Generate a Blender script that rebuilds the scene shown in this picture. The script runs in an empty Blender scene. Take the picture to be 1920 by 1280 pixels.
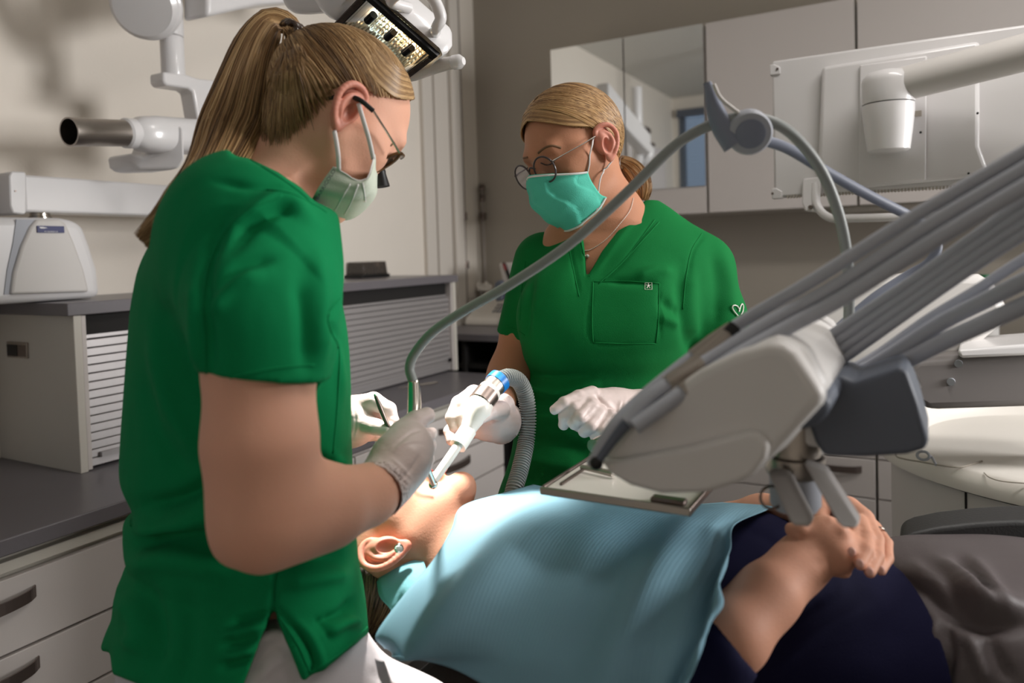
import bpy, bmesh, math, random
import numpy as np
from mathutils import Vector, Matrix, noise
random.seed(7); rng = np.random.default_rng(7)
SC = bpy.context.scene
COL = SC.collection
PI = math.pi
# ------------------------------------------------------------------ camera
FPX, CX, CY, CAMH = 1396., 960., 521., 1.387
_d1 = np.array([780, 71, FPX]); _d1 /= np.linalg.norm(_d1)
_d2 = np.array([-2495, -25, FPX]); _d2 -= _d1*(_d1@_d2); _d2 /= np.linalg.norm(_d2)
_Z = np.cross(-_d2, _d1)
_Z = _Z if _Z[1] > 0 else -_Z
MW = np.array([-_d2, _d1, _Z])                 # world <- (right, up, forward)
RW, UW, FW = MW[:, 0], MW[:, 1], MW[:, 2]
CAM3 = np.stack([RW, UW, -FW], 1)              # world <- camera local
ORG = np.array([0, 0, CAMH])
cam_d = bpy.data.cameras.new('camera'); cam = bpy.data.objects.new('camera', cam_d); COL.objects.link(cam)
cam_d.sensor_width = 36; cam_d.lens = FPX/1920*36
cam_d.shift_y = -(640-CY)/1920
cam_d.clip_start = .02
cam_d.dof.use_dof = True; cam_d.dof.focus_distance = 1.18; cam_d.dof.aperture_fstop = 3.2
m4 = Matrix([[*CAM3[0], 0], [*CAM3[1], 0], [*CAM3[2], CAMH], [0, 0, 0, 1]])
cam.matrix_world = m4
SC.camera = cam
# ------------------------------------------------------------------ world, exposure
SC.view_settings.view_transform = 'Standard'; SC.view_settings.look = 'None'
SC.view_settings.gamma = 1; SC.view_settings.exposure = .30
SC.view_settings.use_curve_mapping = False
W = bpy.data.worlds.new('world'); SC.world = W; W.use_nodes = True
W.node_tree.nodes['Background'].inputs[0].default_value = (.50, .66, .9, 1)
W.node_tree.nodes['Background'].inputs[1].default_value = .35
def arealight(name, loc, target, sx, sy, power, color, spread=180):
    l = bpy.data.lights.new(name, 'AREA'); l.shape = 'RECTANGLE'; l.size = sx; l.size_y = sy
    l.energy = power; l.color = color; l.spread = math.radians(spread)
    o = bpy.data.objects.new(name, l); COL.objects.link(o); o.location = loc
    o.rotation_euler = (Vector(target)-Vector(loc)).to_track_quat('-Z', 'Y').to_euler()
    return o
# light of the two ceiling luminaires (their housings are built with the ceiling)
arealight('ceiling_lamp_light', (.62, 1.32, 2.70), (.62, 1.32, 0), 1.15, .28, 12, (1, .955, .915))
arealight('ceiling_lamp_light', (.95, .35, 2.70), (.95, .35, 0), 1.15, .28, .3, (1, .94, .88))
# key light from the right, behind a window opening added to carry it
arealight('key_light', (2.66, 2.35, 1.85), (-1.6, 1.1, 1.5), .95, 1.0, 29, (1, .98, .965), 100)
def ray(px, py): return MW@np.array([(px-CX)/FPX, (CY-py)/FPX, 1.])
def P(px, py, d): return Vector(ORG+ray(px, py)*d)
def on(px, py, ax, val):                       # point seen at a pixel on the plane x/y/z = val
    r = ray(px, py); return Vector(ORG+r*((val-ORG[ax])/r[ax]))
def L(px, py, d): return np.array([(px-CX)/FPX*d, (CY-py)/FPX*d, -d])
# the dental light's own beam, aimed at the mouth
LAMP = P(722, 78, 1.2); MOUTH = P(835, 930, 1.04)
sp = bpy.data.lights.new('operating_light_beam', 'SPOT'); spo = bpy.data.objects.new('operating_light_beam', sp); COL.objects.link(spo)
sp.energy = 72; sp.color = (1, .95, .88); sp.spot_size = math.radians(30); sp.spot_blend = .45; sp.shadow_soft_size = .04
_dir = (MOUTH-LAMP).normalized(); spo.location = LAMP+_dir*.07
spo.rotation_euler = _dir.to_track_quat('-Z', 'Y').to_euler()
# ------------------------------------------------------------------ materials
def srgb(r, g, b): return tuple(((c/255)/12.92 if c/255 <= .04045 else ((c/255+.055)/1.055)**2.4) for c in (r, g, b))+(1,)
MATS = {}
def mat(name, col, rough=.5, metal=0, spec=.5, bump=0, bscale=200, bdetail=2, var=0, vscale=8, stretch=None, trans=0, ior=1.45, emit=None, es=0, sss=0, sheen=0, coat=0, alpha=1, aniso=0):
    m = bpy.data.materials.new(name); m.use_nodes = True; MATS[name] = m
    nt = m.node_tree; b = nt.nodes['Principled BSDF']; N = nt.nodes.new; K = nt.links.new
    c = col if len(col) == 4 else (*col, 1)
    b.inputs['Base Color'].default_value = c; b.inputs['Roughness'].default_value = rough; b.inputs['Metallic'].default_value = metal
    b.inputs['Specular IOR Level'].default_value = spec; b.inputs['Transmission Weight'].default_value = trans; b.inputs['IOR'].default_value = ior
    b.inputs['Coat Weight'].default_value = coat; b.inputs['Alpha'].default_value = alpha; b.inputs['Anisotropic'].default_value = aniso
    if sss: b.inputs['Subsurface Weight'].default_value = sss; b.inputs['Subsurface Radius'].default_value = (.012, .005, .003); b.inputs['Subsurface Scale'].default_value = 1
    if sheen: b.inputs['Sheen Weight'].default_value = sheen; b.inputs['Sheen Roughness'].default_value = .4
    if emit: b.inputs['Emission Color'].default_value = (*emit[:3], 1); b.inputs['Emission Strength'].default_value = es
    tc = N('ShaderNodeTexCoord'); co = tc.outputs['Object']
    if stretch:
        mp = N('ShaderNodeMapping'); mp.inputs['Scale'].default_value = stretch; K(co, mp.inputs[0]); co = mp.outputs[0]
    if var:
        n = N('ShaderNodeTexNoise'); n.inputs['Scale'].default_value = vscale; n.inputs['Detail'].default_value = 4; K(co, n.inputs['Vector'])
        mx = N('ShaderNodeMix'); mx.data_type = 'RGBA'; mx.inputs[6].default_value = tuple(x*(1-var) for x in c[:3])+(1,); mx.inputs[7].default_value = tuple(min(1, x*(1+var)) for x in c[:3])+(1,)
        K(n.outputs['Fac'], mx.inputs[0]); K(mx.outputs[2], b.inputs['Base Color'])
    if bump:
        n = N('ShaderNodeTexNoise'); n.inputs['Scale'].default_value = bscale; n.inputs['Detail'].default_value = bdetail; K(co, n.inputs['Vector'])
        bp = N('ShaderNodeBump'); bp.inputs['Strength'].default_value = bump; bp.inputs['Distance'].default_value = .002
        K(n.outputs['Fac'], bp.inputs['Height']); K(bp.outputs[0], b.inputs['Normal'])
    return m
mat('wall_paint', srgb(234, 226, 215), .7, bump=.35, bscale=160, bdetail=3, var=.02)
mat('wall_grey', srgb(176, 168, 156), .7, bump=.25, bscale=160, var=.02)
mat('ceiling_tile', srgb(222, 220, 214), .9, bump=.3, bscale=300, var=.02)
mat('floor_vinyl', srgb(84, 82, 80), .35, bump=.1, var=.08, vscale=30)
mat('laminate', srgb(206, 199, 195), .38, bump=.05, bscale=500)
mat('laminate_grey', srgb(205, 200, 190), .45, bump=.05, bscale=500)
mat('worktop', srgb(112, 108, 112), .32, bump=.08, bscale=600, var=.05, vscale=150)
mat('shutter_metal', srgb(176, 172, 172), .38, metal=.55, bump=.08, bscale=400)
mat('black', srgb(14, 14, 15), .45)
mat('dark_gap', srgb(30, 28, 27), .8)
mat('steel', srgb(200, 192, 182), .22, metal=1)
mat('brushed_steel', srgb(176, 168, 160), .33, metal=1, bump=.1, bscale=300, stretch=(1, 1, 8))
mat('pewter', srgb(120, 108, 102), .35, metal=.9)
mat('white_plastic', srgb(226, 224, 224), .28, coat=.3)
mat('soft_white', srgb(212, 208, 204), .45)
mat('unit_white', srgb(218, 215, 212), .42)
mat('key_white', srgb(235, 230, 222), .4)
mat('lever_grey', srgb(168, 164, 162), .42)
mat('beam_grey', srgb(118, 113, 111), .45)
mat('glint_cool', (.5, .7, .8, 1), .5, emit=(.62, .84, 1), es=1.3); mat('glint_warm', (.8, .6, .4, 1), .5, emit=(1, .78, .48), es=1.4)  # emissive colours for the painted bulb reflections in the lamp
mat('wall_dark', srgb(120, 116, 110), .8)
mat('hose_grey', srgb(172, 175, 183), .5, bump=.05)
mat('hose_green_grey', srgb(142, 146, 144), .42)
mat('dark_plastic', srgb(94, 100, 112), .5)
mat('blue_grey', srgb(126, 132, 148), .42)
mat('black_leather', srgb(46, 46, 46), .5, bump=.2, bscale=300)
mat('mirror', (.86, .88, .88, 1), .02, metal=1)
mat('crystal', (.85, .9, .9, 1), .12, metal=.35)
mat('glass', (1, 1, 1, 1), .02, trans=1)
mat('smoke_plastic', srgb(140, 130, 122), .1, trans=.75)
mat('reflector', srgb(238, 226, 196), .24, metal=1, bump=.5, bscale=60, bdetail=1)
mat('bulb_warm', (1, .8, .5, 1), .5, emit=(1, .78, .5), es=16); mat('bulb_cool', (.7, .85, 1, 1), .5, emit=(.75, .9, 1), es=24)
mat('black_metal', srgb(24, 24, 26), .3, metal=.4)
mat('blind', srgb(150, 160, 172), .5)
mat('navy_badge', srgb(26, 32, 96), .4)
mat('pipe_paint', srgb(150, 142, 134), .4, metal=.2)
mat('cream_panel', srgb(218, 211, 202), .5)
mat('toy_brown', srgb(50, 28, 20), .9)
mat('toy_orange', srgb(200, 130, 70), .8)
mat('lamp_glow', (1, 1, 1, 1), .5, emit=(1, .93, .85), es=1.2)
mat('paper_blue', srgb(120, 180, 196), .7)
mat('green_display', srgb(40, 110, 70), .3)
mat('key_grey', srgb(70, 78, 92), .5)
mat('red_mark', srgb(150, 60, 60), .5)
# ------------------------------------------------------------------ object helpers
ORI = {}
def empty(name, loc, label=None, cat=None, group=None, kind=None):
    o = bpy.data.objects.new(name, None); COL.objects.link(o); o.location = loc; o.empty_display_size = .05
    ORI[o.name] = Vector(loc)
    tag(o, label, cat, group, kind); return o
def tag(o, label=None, cat=None, group=None, kind=None):
    if label: o['label'] = label
    if cat: o['category'] = cat
    if group: o['group'] = group
    if kind: o['kind'] = kind
    return o
def link(name, verts, faces, m, parent=None, smooth=40, bevel=0, bseg=2, origin=None, attrs=None):
    v = np.asarray(verts, float)
    if parent is not None: o0 = ORI[parent.name]
    elif origin is not None: o0 = Vector(origin)
    else: o0 = Vector(((v[:, 0].min()+v[:, 0].max())/2, (v[:, 1].min()+v[:, 1].max())/2, v[:, 2].min()))
    me = bpy.data.meshes.new(name); me.from_pydata((v-np.array(o0)).tolist(), [], [list(map(int, f)) for f in faces] if not isinstance(faces, np.ndarray) else faces.tolist())
    me.update(); me.validate()
    me.materials.append(MATS[m] if isinstance(m, str) else m)
    if attrs:
        for an, av in attrs.items():
            a = me.attributes.new(an, 'FLOAT', 'POINT'); a.data.foreach_set('value', np.asarray(av, np.float32))
    if smooth:
        me.polygons.foreach_set('use_smooth', [True]*len(me.polygons))
        if smooth < 180: me.set_sharp_from_angle(angle=math.radians(smooth))
    o = bpy.data.objects.new(name, me); COL.objects.link(o)
    ORI[o.name] = o0
    if parent is not None: o.parent = parent; o.location = (0, 0, 0); 
    else: o.location = o0
    if parent is not None: ORI[o.name] = o0
    if bevel:
        md = o.modifiers.new('bevel', 'BEVEL'); md.width = bevel; md.segments = bseg; md.limit_method = 'ANGLE'; md.angle_limit = math.radians(35); md.harden_normals = False
    return o
def frame_of(t):
    t = Vector(t).normalized(); a = Vector((0, 0, 1)) if abs(t.z) < .9 else Vector((1, 0, 0))
    u = t.cross(a).normalized(); return u, t.cross(u).normalized()
def spline(pts, n=8):
    p = np.array([list(q) for q in pts], float)
    if len(p) < 3: return [Vector(q) for q in p] if p.shape[1] == 3 else p
    e = np.vstack([2*p[0]-p[1], p, 2*p[-1]-p[-2]]); out = []
    for i in range(len(p)-1):
        a, b, c, d = e[i:i+4]
        for k in range(n):
            t = k/n; out.append(.5*(2*b+(c-a)*t+(2*a-5*b+4*c-d)*t*t+(3*b-a-3*c+d)*t**3))
    out.append(p[-1]); return [Vector(q) for q in out] if p.shape[1] == 3 else np.array(out)
class MB:
    def __init__(s): s.v = []; s.f = []
    def add(s, v, f): b = len(s.v); s.v += [Vector(q) for q in v]; s.f += [[i+b for i in q] for q in f]; return s
    def hexa(s, p): return s.add(p, [(0, 3, 2, 1), (4, 5, 6, 7), (0, 1, 5, 4), (1, 2, 6, 5), (2, 3, 7, 6), (3, 0, 4, 7)])
    def box(s, x0, x1, y0, y1, z0, z1):
        return s.hexa([(x0, y0, z0), (x1, y0, z0), (x1, y1, z0), (x0, y1, z0), (x0, y0, z1), (x1, y0, z1), (x1, y1, z1), (x0, y1, z1)])
    def prism(s, pts, ext):
        n = len(pts); p = [Vector(q) for q in pts]; e = Vector(ext)
        nrm = Vector((0, 0, 0))
        for i in range(n): nrm += p[i].cross(p[(i+1) % n])
        f = [list(range(n))[::-1], list(range(n, 2*n))]+[(i, (i+1) % n, (i+1) % n+n, i+n) for i in range(n)]
        if nrm.dot(e) < 0: f = [list(q)[::-1] for q in f]
        return s.add(p+[q+e for q in p], f)
    def tube(s, pts, r, n=12, caps=True, flat=None, closed=False):
        pts = [Vector(p) for p in pts]; m = len(pts); rr = r if isinstance(r, (list, tuple, np.ndarray)) else [r]*m
        if len(rr) != m: rr = np.interp(np.linspace(0, 1, m), np.linspace(0, 1, len(rr)), rr)
        vs = []; fs = []; u = None
        for i, p in enumerate(pts):
            t = ((pts[(i+1) % m]-pts[i-1]) if closed else (pts[min(i+1, m-1)]-pts[max(i-1, 0)])).normalized()
            if u is None: u, _ = frame_of(t)
            u = (u-t*u.dot(t)).normalized(); w = t.cross(u)
            for k in range(n):
                a = 2*PI*k/n; q = u*math.cos(a)+w*math.sin(a)
                if flat is not None: fn = Vector(flat[0]).normalized(); q -= fn*(q.dot(fn)*(1-flat[1]))
                vs.append(p+q*rr[i])
        for i in range(m if closed else m-1):
            for k in range(n):
                a, b = i*n+k, i*n+(k+1) % n; j = (i+1) % m; fs.append((a, b, j*n+(k+1) % n, j*n+k))
        if caps and not closed: fs += [list(range(n))[::-1], [(m-1)*n+k for k in range(n)]]
        return s.add(vs, fs)
    def cyl(s, a, b, r, r2=None, n=24): return s.tube([a, b], [r, r if r2 is None else r2], n)
    def lathe(s, c, axis, prof, n=32):      # prof: list of (radius, distance along axis)
        u, w = frame_of(axis); t = Vector(axis).normalized(); c = Vector(c); vs = []; fs = []; m = len(prof)
        for r, h in prof:
            for k in range(n): a = 2*PI*k/n; vs.append(c+t*h+(u*math.cos(a)+w*math.sin(a))*max(r, 1e-5))
        for i in range(m-1):
            for k in range(n): a, b = i*n+k, i*n+(k+1) % n; fs.append((a, b, b+n, a+n))
        fs += [list(range(n))[::-1], [(m-1)*n+k for k in range(n)]]
        return s.add(vs, fs)
    def ball(s, c, r, n=16):
        r = r if isinstance(r, (tuple, list)) else (r, r, r); vs = []; fs = []; c = Vector(c); h = n//2
        for i in range(h+1):
            th = PI*i/h
            for k in range(n): a = 2*PI*k/n; vs.append(c+Vector((r[0]*math.sin(th)*math.cos(a), r[1]*math.sin(th)*math.sin(a), -r[2]*math.cos(th))))
        for i in range(h):
            for k in range(n): a, b = i*n+k, i*n+(k+1) % n; fs.append((a, b, b+n, a+n))
        return s.add(vs, fs)
    def build(s, name, m, parent=None, **kw): return link(name, s.v, s.f, m, parent, **kw)
def grid_sheet(ctrl, nu, nv):                   # bicubic sheet through a net of control points
    rows = [spline(r, nu) for r in ctrl]; cols = []
    for j in range(len(rows[0])): cols.append(spline([r[j] for r in rows], nv))
    return np.array([[list(p) for p in c] for c in cols])       # [u][v][3]
def sheet_mesh(name, G, m, parent=None, thick=.0012, **kw):
    a, b, _ = G.shape; v = G.reshape(-1, 3); f = [(i*b+j, i*b+j+1, (i+1)*b+j+1, (i+1)*b+j) for i in range(a-1) for j in range(b-1)]
    o = link(name, v, f, m, parent, smooth=180, **kw); md = o.modifiers.new('thickness', 'SOLIDIFY'); md.thickness = thick; md.offset = 0
    return o
def text_mesh(name, body, origin, xdir, ydir, height, m, parent, align='CENTER', depth=.0003, stretch=1):
    cu = bpy.data.curves.new(name, 'FONT'); cu.body = body; cu.size = 1; cu.extrude = .01; cu.align_x = align; cu.resolution_u = 3
    o = bpy.data.objects.new(name, cu); COL.objects.link(o); dg = bpy.context.evaluated_depsgraph_get()
    me = o.evaluated_get(dg).to_mesh(); X = Vector(xdir).normalized(); Y = Vector(ydir).normalized(); Z = X.cross(Y)
    vs = [Vector(origin)+X*(v.co.x*height*1.4*stretch)+Y*(v.co.y*height*1.4)+Z*((v.co.z/.01)*depth) for v in me.vertices]
    fs = [list(p.vertices) for p in me.polygons]
    o.to_mesh_clear(); bpy.data.objects.remove(o); bpy.data.curves.remove(cu)
    return link(name, vs, fs, m, parent, smooth=0)

def surf(o, px, py, off=.0012, dd=1.0):        # point of an object's surface seen at a pixel, lifted a little off it
    r = Vector(ray(px, py)).normalized(); hit, loc, n, _ = o.ray_cast(Vector(ORG)-ORI[o.name], r)
    return (loc+ORI[o.name]+n*off) if hit else None
def seam(o, pl, r, m, parent, name='seam', off=.0002):
    p = [surf(o, x, y, off) for x, y in [(q[0], q[1]) for q in spline([Vector((a, b, 0)) for a, b in pl], 7)]]; p = [q for q in p if q is not None]
    if len(p) > 2: MB().tube(p, r, 6).build(name, m, parent, smooth=180)

def wrap(o, pts, off=.0012, n=6):              # lay a path of points on an object's surface
    out = []
    for p in spline(pts, n):
        ok, loc, nn_, _ = o.closest_point_on_mesh(p-ORI[o.name]); loc = loc+ORI[o.name]
        out.append(loc+nn_*off if ok and ((p-loc).dot(nn_) < off or (p-loc).length < off*3) else p)
    return out
# ------------------------------------------------------------------ room shell
XL, YB, XR, YF, ZC = -2.08, 3.38, 2.6, -.80, 2.78
def struct(name, mb, m, parent=None, **kw):
    o = mb.build(name, m, parent, **kw)
    if parent is None: o['kind'] = 'structure'
    return o
struct('floor', MB().box(XL-.1, XR+.1, YF-.1, YB+.1, -.1, 0), 'floor_vinyl')
struct('ceiling', MB().box(XL-.1, XR+.1, YF-.1, YB+.1, ZC, ZC+.1), 'ceiling_tile')
struct('wall_left', MB().box(XL-.1, XL, YF-.1, YB+.1, 0, ZC), 'wall_paint')
struct('wall_back', MB().box(XL, XR, YB, YB+.1, 0, ZC), 'wall_grey')
RY0, RY1, RZ0, RZ1 = 1.85, 2.85, 1.25, 2.35     # unseen window opening, added in the right wall for the key light
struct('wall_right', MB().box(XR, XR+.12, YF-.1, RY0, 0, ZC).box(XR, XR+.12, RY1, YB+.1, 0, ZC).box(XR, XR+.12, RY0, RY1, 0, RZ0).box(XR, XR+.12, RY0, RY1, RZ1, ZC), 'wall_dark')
w = empty('window_added', (XR, (RY0+RY1)/2, RZ0), kind='structure')
fr = MB()
for a in [(RY0, RY1, RZ0, RZ0+.04), (RY0, RY1, RZ1-.04, RZ1), (RY0, RY0+.04, RZ0, RZ1), (RY1-.04, RY1, RZ0, RZ1)]: fr.box(XR+.03, XR+.09, a[0], a[1], a[2], a[3])
fr.build('window_frame', 'white_plastic', w)
WX0, WX1, WZ0, WZ1 = -2.03, -.75, 1.0, 2.66      # window opening in the front wall
struct('wall_front', MB().box(XL, WX0, YF-.12, YF, 0, ZC).box(WX1, XR, YF-.12, YF, 0, ZC).box(WX0, WX1, YF-.12, YF, 0, WZ0).box(WX0, WX1, YF-.12, YF, WZ1, ZC), 'wall_paint')
for i, (y0, y1, t) in enumerate([(2.873, 2.955, .022), (2.96, 3.075, .03), (3.08, 3.155, .05)]):
    struct('trim_%d' % (i+1), MB().box(XL, XL+t, y0, y1, 0, ZC), 'cream_panel', bevel=.003)
w = empty('window_1', ((WX0+WX1)/2, YF, WZ0), kind='structure')
fr = MB()
for a in [(WX0, WX1, WZ0, WZ0+.05), (WX0, WX1, WZ1-.05, WZ1), (WX0, WX0+.05, WZ0, WZ1), (WX1-.05, WX1, WZ0, WZ1), (-1.40, -1.36, WZ0, WZ1)]: fr.box(a[0], a[1], YF-.09, YF-.03, a[2], a[3])
fr.build('window_frame', 'dark_plastic', w)
MB().box(WX0+.04, WX1-.04, YF-.07, YF-.062, WZ0+.04, WZ1-.04).build('pane', 'glass', w)
t = empty('venetian_blind', ((WX0+WX1)/2, YF, WZ0), 'grey venetian blind hanging in the window seen in the mirror', 'blind')
MB().box(WX0, WX1, YF+.0, YF+.05, WZ1-.07, WZ1).build('head_rail', 'dark_plastic', t)
bl = MB()
for i in range(46):
    z = WZ1-.09-i*.034; bl.hexa([(WX0+.02, YF+.01, z), (WX1-.02, YF+.01, z), (WX1-.02, YF+.04, z-.018), (WX0+.02, YF+.04, z-.018), (WX0+.02, YF+.01, z+.001), (WX1-.02, YF+.01, z+.001), (WX1-.02, YF+.04, z-.017), (WX0+.02, YF+.04, z-.017)])
bl.build('slats', 'blind', t)
for (x, y, lab) in [(.62, 1.32, 'long white ceiling lamp over the foot of the dental chair'), (.95, .35, 'long white ceiling lamp behind the camera side')]:
    t = empty('ceiling_lamp', (x, y, ZC-.07), lab, 'ceiling lamp')
    MB().box(x-.62, x+.62, y-.17, y+.17, ZC-.065, ZC).build('housing', 'white_plastic', t, bevel=.004)
    MB().box(x-.58, x+.58, y-.14, y+.14, ZC-.072, ZC-.0655).build('diffuser', 'lamp_glow', t)
# wall cupboard near the window with toys on top (seen in the mirror)
t = empty('wall_cupboard', (-1.99, .45, 1.45), 'white wall cupboard carrying soft toys, beside the window', 'cabinet')
MB().box(XL, -1.92, .02, .90, 1.45, 2.2).build('body', 'laminate', t, bevel=.003)
for y0 in (.025, .462): MB().box(-1.918, -1.9, y0, y0+.432, 1.455, 2.195).build('door', 'laminate', t, bevel=.002)
def toy(name, loc, m, lab):
    x, y, z = loc; t = empty(name, loc, lab, 'toy')
    MB().ball((x, y, z+.055), (.04, .045, .055)).build('body', m, t)
    h = MB().ball((x+.01, y, z+.125), (.035, .035, .033)).ball((x, y-.03, z+.155), .013).ball((x, y+.03, z+.155), .013).build('head', m, t)
    for s in (-1, 1):
        MB().ball((x+.04, y+s*.03, z+.018), (.03, .018, .018)).build('leg', m, t)
toy('soft_toy', (-1.98, .28, 2.2), 'toy_brown', 'dark brown soft toy on the wall cupboard, taller and nearer the window')
toy('soft_toy', (-1.98, .47, 2.2), 'toy_brown', 'dark brown soft toy in the middle of the wall cupboard top')
toy('soft_toy', (-1.98, .66, 2.2), 'toy_orange', 'orange soft toy on the wall cupboard')
# ------------------------------------------------------------------ pipes in the corner
def pipe(name, lab, runs, fits, m='pipe_paint', m2='pewter'):
    b = runs[0][0]; t = empty(name, b, lab, 'pipe')
    for a, c, r in runs: MB().cyl(a, c, r, n=14).build('pipe_run', m, t)
    for c, r in fits: MB().lathe((c[0], c[1], c[2]-.02), (0, 0, 1), [(r*.7, 0), (r, .004), (r, .016), (r*.8, .02), (r, .024), (r, .036), (r*.7, .04)], 12).build('fitting', m2, t)
    return t
def onz(px, py, x=None, y=None):
    return on(px, py, 0, x) if x is not None else on(px, py, 1, y)
px_ = XL+.025
y1_ = on(848, 200, 0, px_).y; y2_ = on(858, 200, 0, px_).y
pipe('water_pipe', 'thin grey pipe in the corner, nearer the cream wall trim', [((px_, y1_, 1.0), (px_, y1_, ZC), .010)], [((px_, y1_, on(855, 170, 0, px_).z), .016), ((px_, y1_, on(860, 405, 0, px_).z), .018)])
pipe('water_pipe', 'thin grey pipe in the corner, farther from the cream wall trim', [((px_, y2_+.02, 1.0), (px_, y2_+.02, ZC), .012)], [((px_, y2_+.02, on(858, 405, 0, px_).z), .02), ((px_, y2_+.02, 1.33), .022)])
x3 = on(905, 400, 1, YB-.03).x
z3 = on(905, 352, 1, YB-.03).z; z4 = on(905, 405, 1, YB-.03).z
pipe('valve_pipe', 'short grey pipe topped with a valve by the back wall', [((x3, YB-.03, .9), (x3, YB-.03, z3), .009)], [((x3, YB-.03, z3), .017), ((x3, YB-.03, z3-.05), .015), ((x3, YB-.03, z4), .02)])
# ------------------------------------------------------------------ left counter run
XF = -1.475
ys = [.2, 1.13, 1.83, 2.53]
unit_names = ['white drawer unit under the long worktop, nearest the photographer', 'white drawer unit under the long worktop between its two neighbours', 'white drawer unit at the far end of the long worktop']
def bow_handle(c, along, out, ln, m, parent, h=.022):
    c = Vector(c); a = Vector(along); o = Vector(out); pts = [c-a*ln/2, c-a*ln*.38+o*.016, c-a*ln*.15+o*.026, c+a*ln*.15+o*.026, c+a*ln*.38+o*.016, c+a*ln/2]
    p = spline(pts, 4); b = MB(); up = Vector((0, 0, h/2))
    for i in range(len(p)-1):
        q, r = p[i], p[i+1]; th = o*.004
        b.hexa([q-up, r-up, r-up+th, q-up+th, q+up, r+up, r+up+th, q+up+th])
    return b.build('handle', m, parent)
zs = [.82, .678, .548, .40, .10]
for i in range(3):
    y0, y1 = ys[i], ys[i+1]
    t = empty('drawer_unit', (-1.78, (y0+y1)/2, 0), unit_names[i], 'cabinet', 'drawer units under the long worktop')
    MB().box(XL, XF-.02, y0, y1, .1, .867).box(XL+.05, XF-.08, y0, y1, 0, .1).build('body', 'laminate_grey', t)
    MB().box(XF-.02, XF+.002, y0, y1, .829, .850).build('fascia_rail', 'laminate_grey', t, bevel=.002)
    for k in range(4):
        off = 0
        d = MB().box(XF-.019+off, XF+off, y0+.002, y1-.002, zs[k+1]+.003, zs[k]-.003)
        if off: d.box(XF-.3+off, XF-.019+off, y0+.02, y0+.034, zs[k+1]+.02, zs[k]-.02).box(XF-.3+off, XF-.019+off, y1-.034, y1-.02, zs[k+1]+.02, zs[k]-.02).box(XF-.3+off, XF-.019+off, y0+.02, y1-.02, zs[k+1]+.01, zs[k+1]+.02)
        o = d.build('drawer', 'laminate', t, bevel=.0015)
        bow_handle((XF+off, (y0+y1)/2, (zs[k]+zs[k+1])/2+(.028 if k < 3 else .09)), (0, 1, 0), (1, 0, 0), .19, 'pewter', o)
wt = MB().box(XL, -1.45, .05, 2.56, .868, .9).build('worktop', 'worktop', bevel=.003)
tag(wt, 'dark grey laminate worktop running along the left wall', 'worktop')
# small white trolley in front of the drawers
t = empty('trolley', (-1.31, 1.25, 0), 'small white trolley with grey-edged top, between the dentist and the drawers', 'trolley')
MB().box(-1.42, -1.20, 1.06, 1.43, .915, .94).build('top', 'worktop', t, bevel=.006)
MB().box(-1.41, -1.21, 1.07, 1.42, .10, .914).build('body', 'laminate', t, bevel=.003)
MB().box(-1.209, -1.197, 1.075, 1.345, .65, .91).build('drawer', 'laminate', t, bevel=.002)
MB().box(-1.209, -1.197, 1.35, 1.415, .65, .91).build('drawer', 'laminate', t, bevel=.002)
for y in (1.10, 1.39):
    for x in (-1.39, -1.23): MB().cyl((x, y-.01, .03), (x, y+.01, .03), .03).cyl((x, y, .05), (x, y, .11), .008).build('caster', 'dark_plastic', t)
# tambour cabinet
t = empty('tambour_cabinet', (-1.9, 1.8, .9), 'white cabinet with grey roller shutter standing on the long worktop', 'cabinet')
TX = -1.73
MB().box(XL, TX, 1.005, 1.024, .9, 1.27).build('side_panel', 'laminate_grey', t, bevel=.0015)
MB().box(XL, TX, 2.585, 2.604, .9, 1.27).build('side_panel', 'laminate_grey', t, bevel=.0015)
MB().box(XL, XL+.01, 1.024, 2.585, .9, 1.27).build('back_panel', 'laminate_grey', t)
MB().box(XL, TX+.004, .99, 2.62, 1.27, 1.30).build('top_board', 'worktop', t, bevel=.002)
s = MB(); z = .908
prof = []
for i in range(17):
    z0 = .906+i*.0203; xo = 0 if i < 15 else -.012*(i-14)
    s.hexa([(TX-.028+xo, 1.026, z0), (TX-.016+xo, 1.026, z0), (TX-.016+xo, 2.583, z0), (TX-.028+xo, 2.583, z0), (TX-.028+xo, 1.026, z0+.0180), (TX-.018+xo, 1.026, z0+.0180), (TX-.018+xo, 2.583, z0+.0180), (TX-.028+xo, 2.583, z0+.0180)])
s.build('roller_shutter', 'shutter_metal', t, bevel=.0012)
MB().box(TX-.032, TX-.029, 1.026, 2.583, .905, 1.269).build('shutter_backing', 'dark_gap', t)
MB().box(TX-.014, TX-.004, 1.06, 2.55, .925, .937).build('shutter_grip', 'shutter_metal', t)
for yy in (1.026, 2.573):
    MB().box(TX-.03, TX-.004, yy, yy+.010, .903, 1.268).build('guide_rail', 'laminate', t)
MB().box(TX-.013, TX-.004, 2.555, 2.565, .94, .955).build('lock', 'black', t)
# flush pull in the near side panel
a = on(14, 640, 1, 1.003); b = on(53, 672, 1, 1.003)
rec = MB().box(a.x, b.x, 1.0, 1.006, b.z, a.z); o = rec.build('flush_pull', 'brushed_steel', t, bevel=.001)
MB().box(a.x+.004, a.x*.45+b.x*.55, .9985, 1.0025, b.z+.004, a.z-.006).build('latch', 'black_metal', o)
MB().box(a.x*.45+b.x*.55+.001, b.x-.004, .9992, 1.0025, b.z+.004, a.z-.006).build('grip_recess', 'pewter', o)
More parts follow.
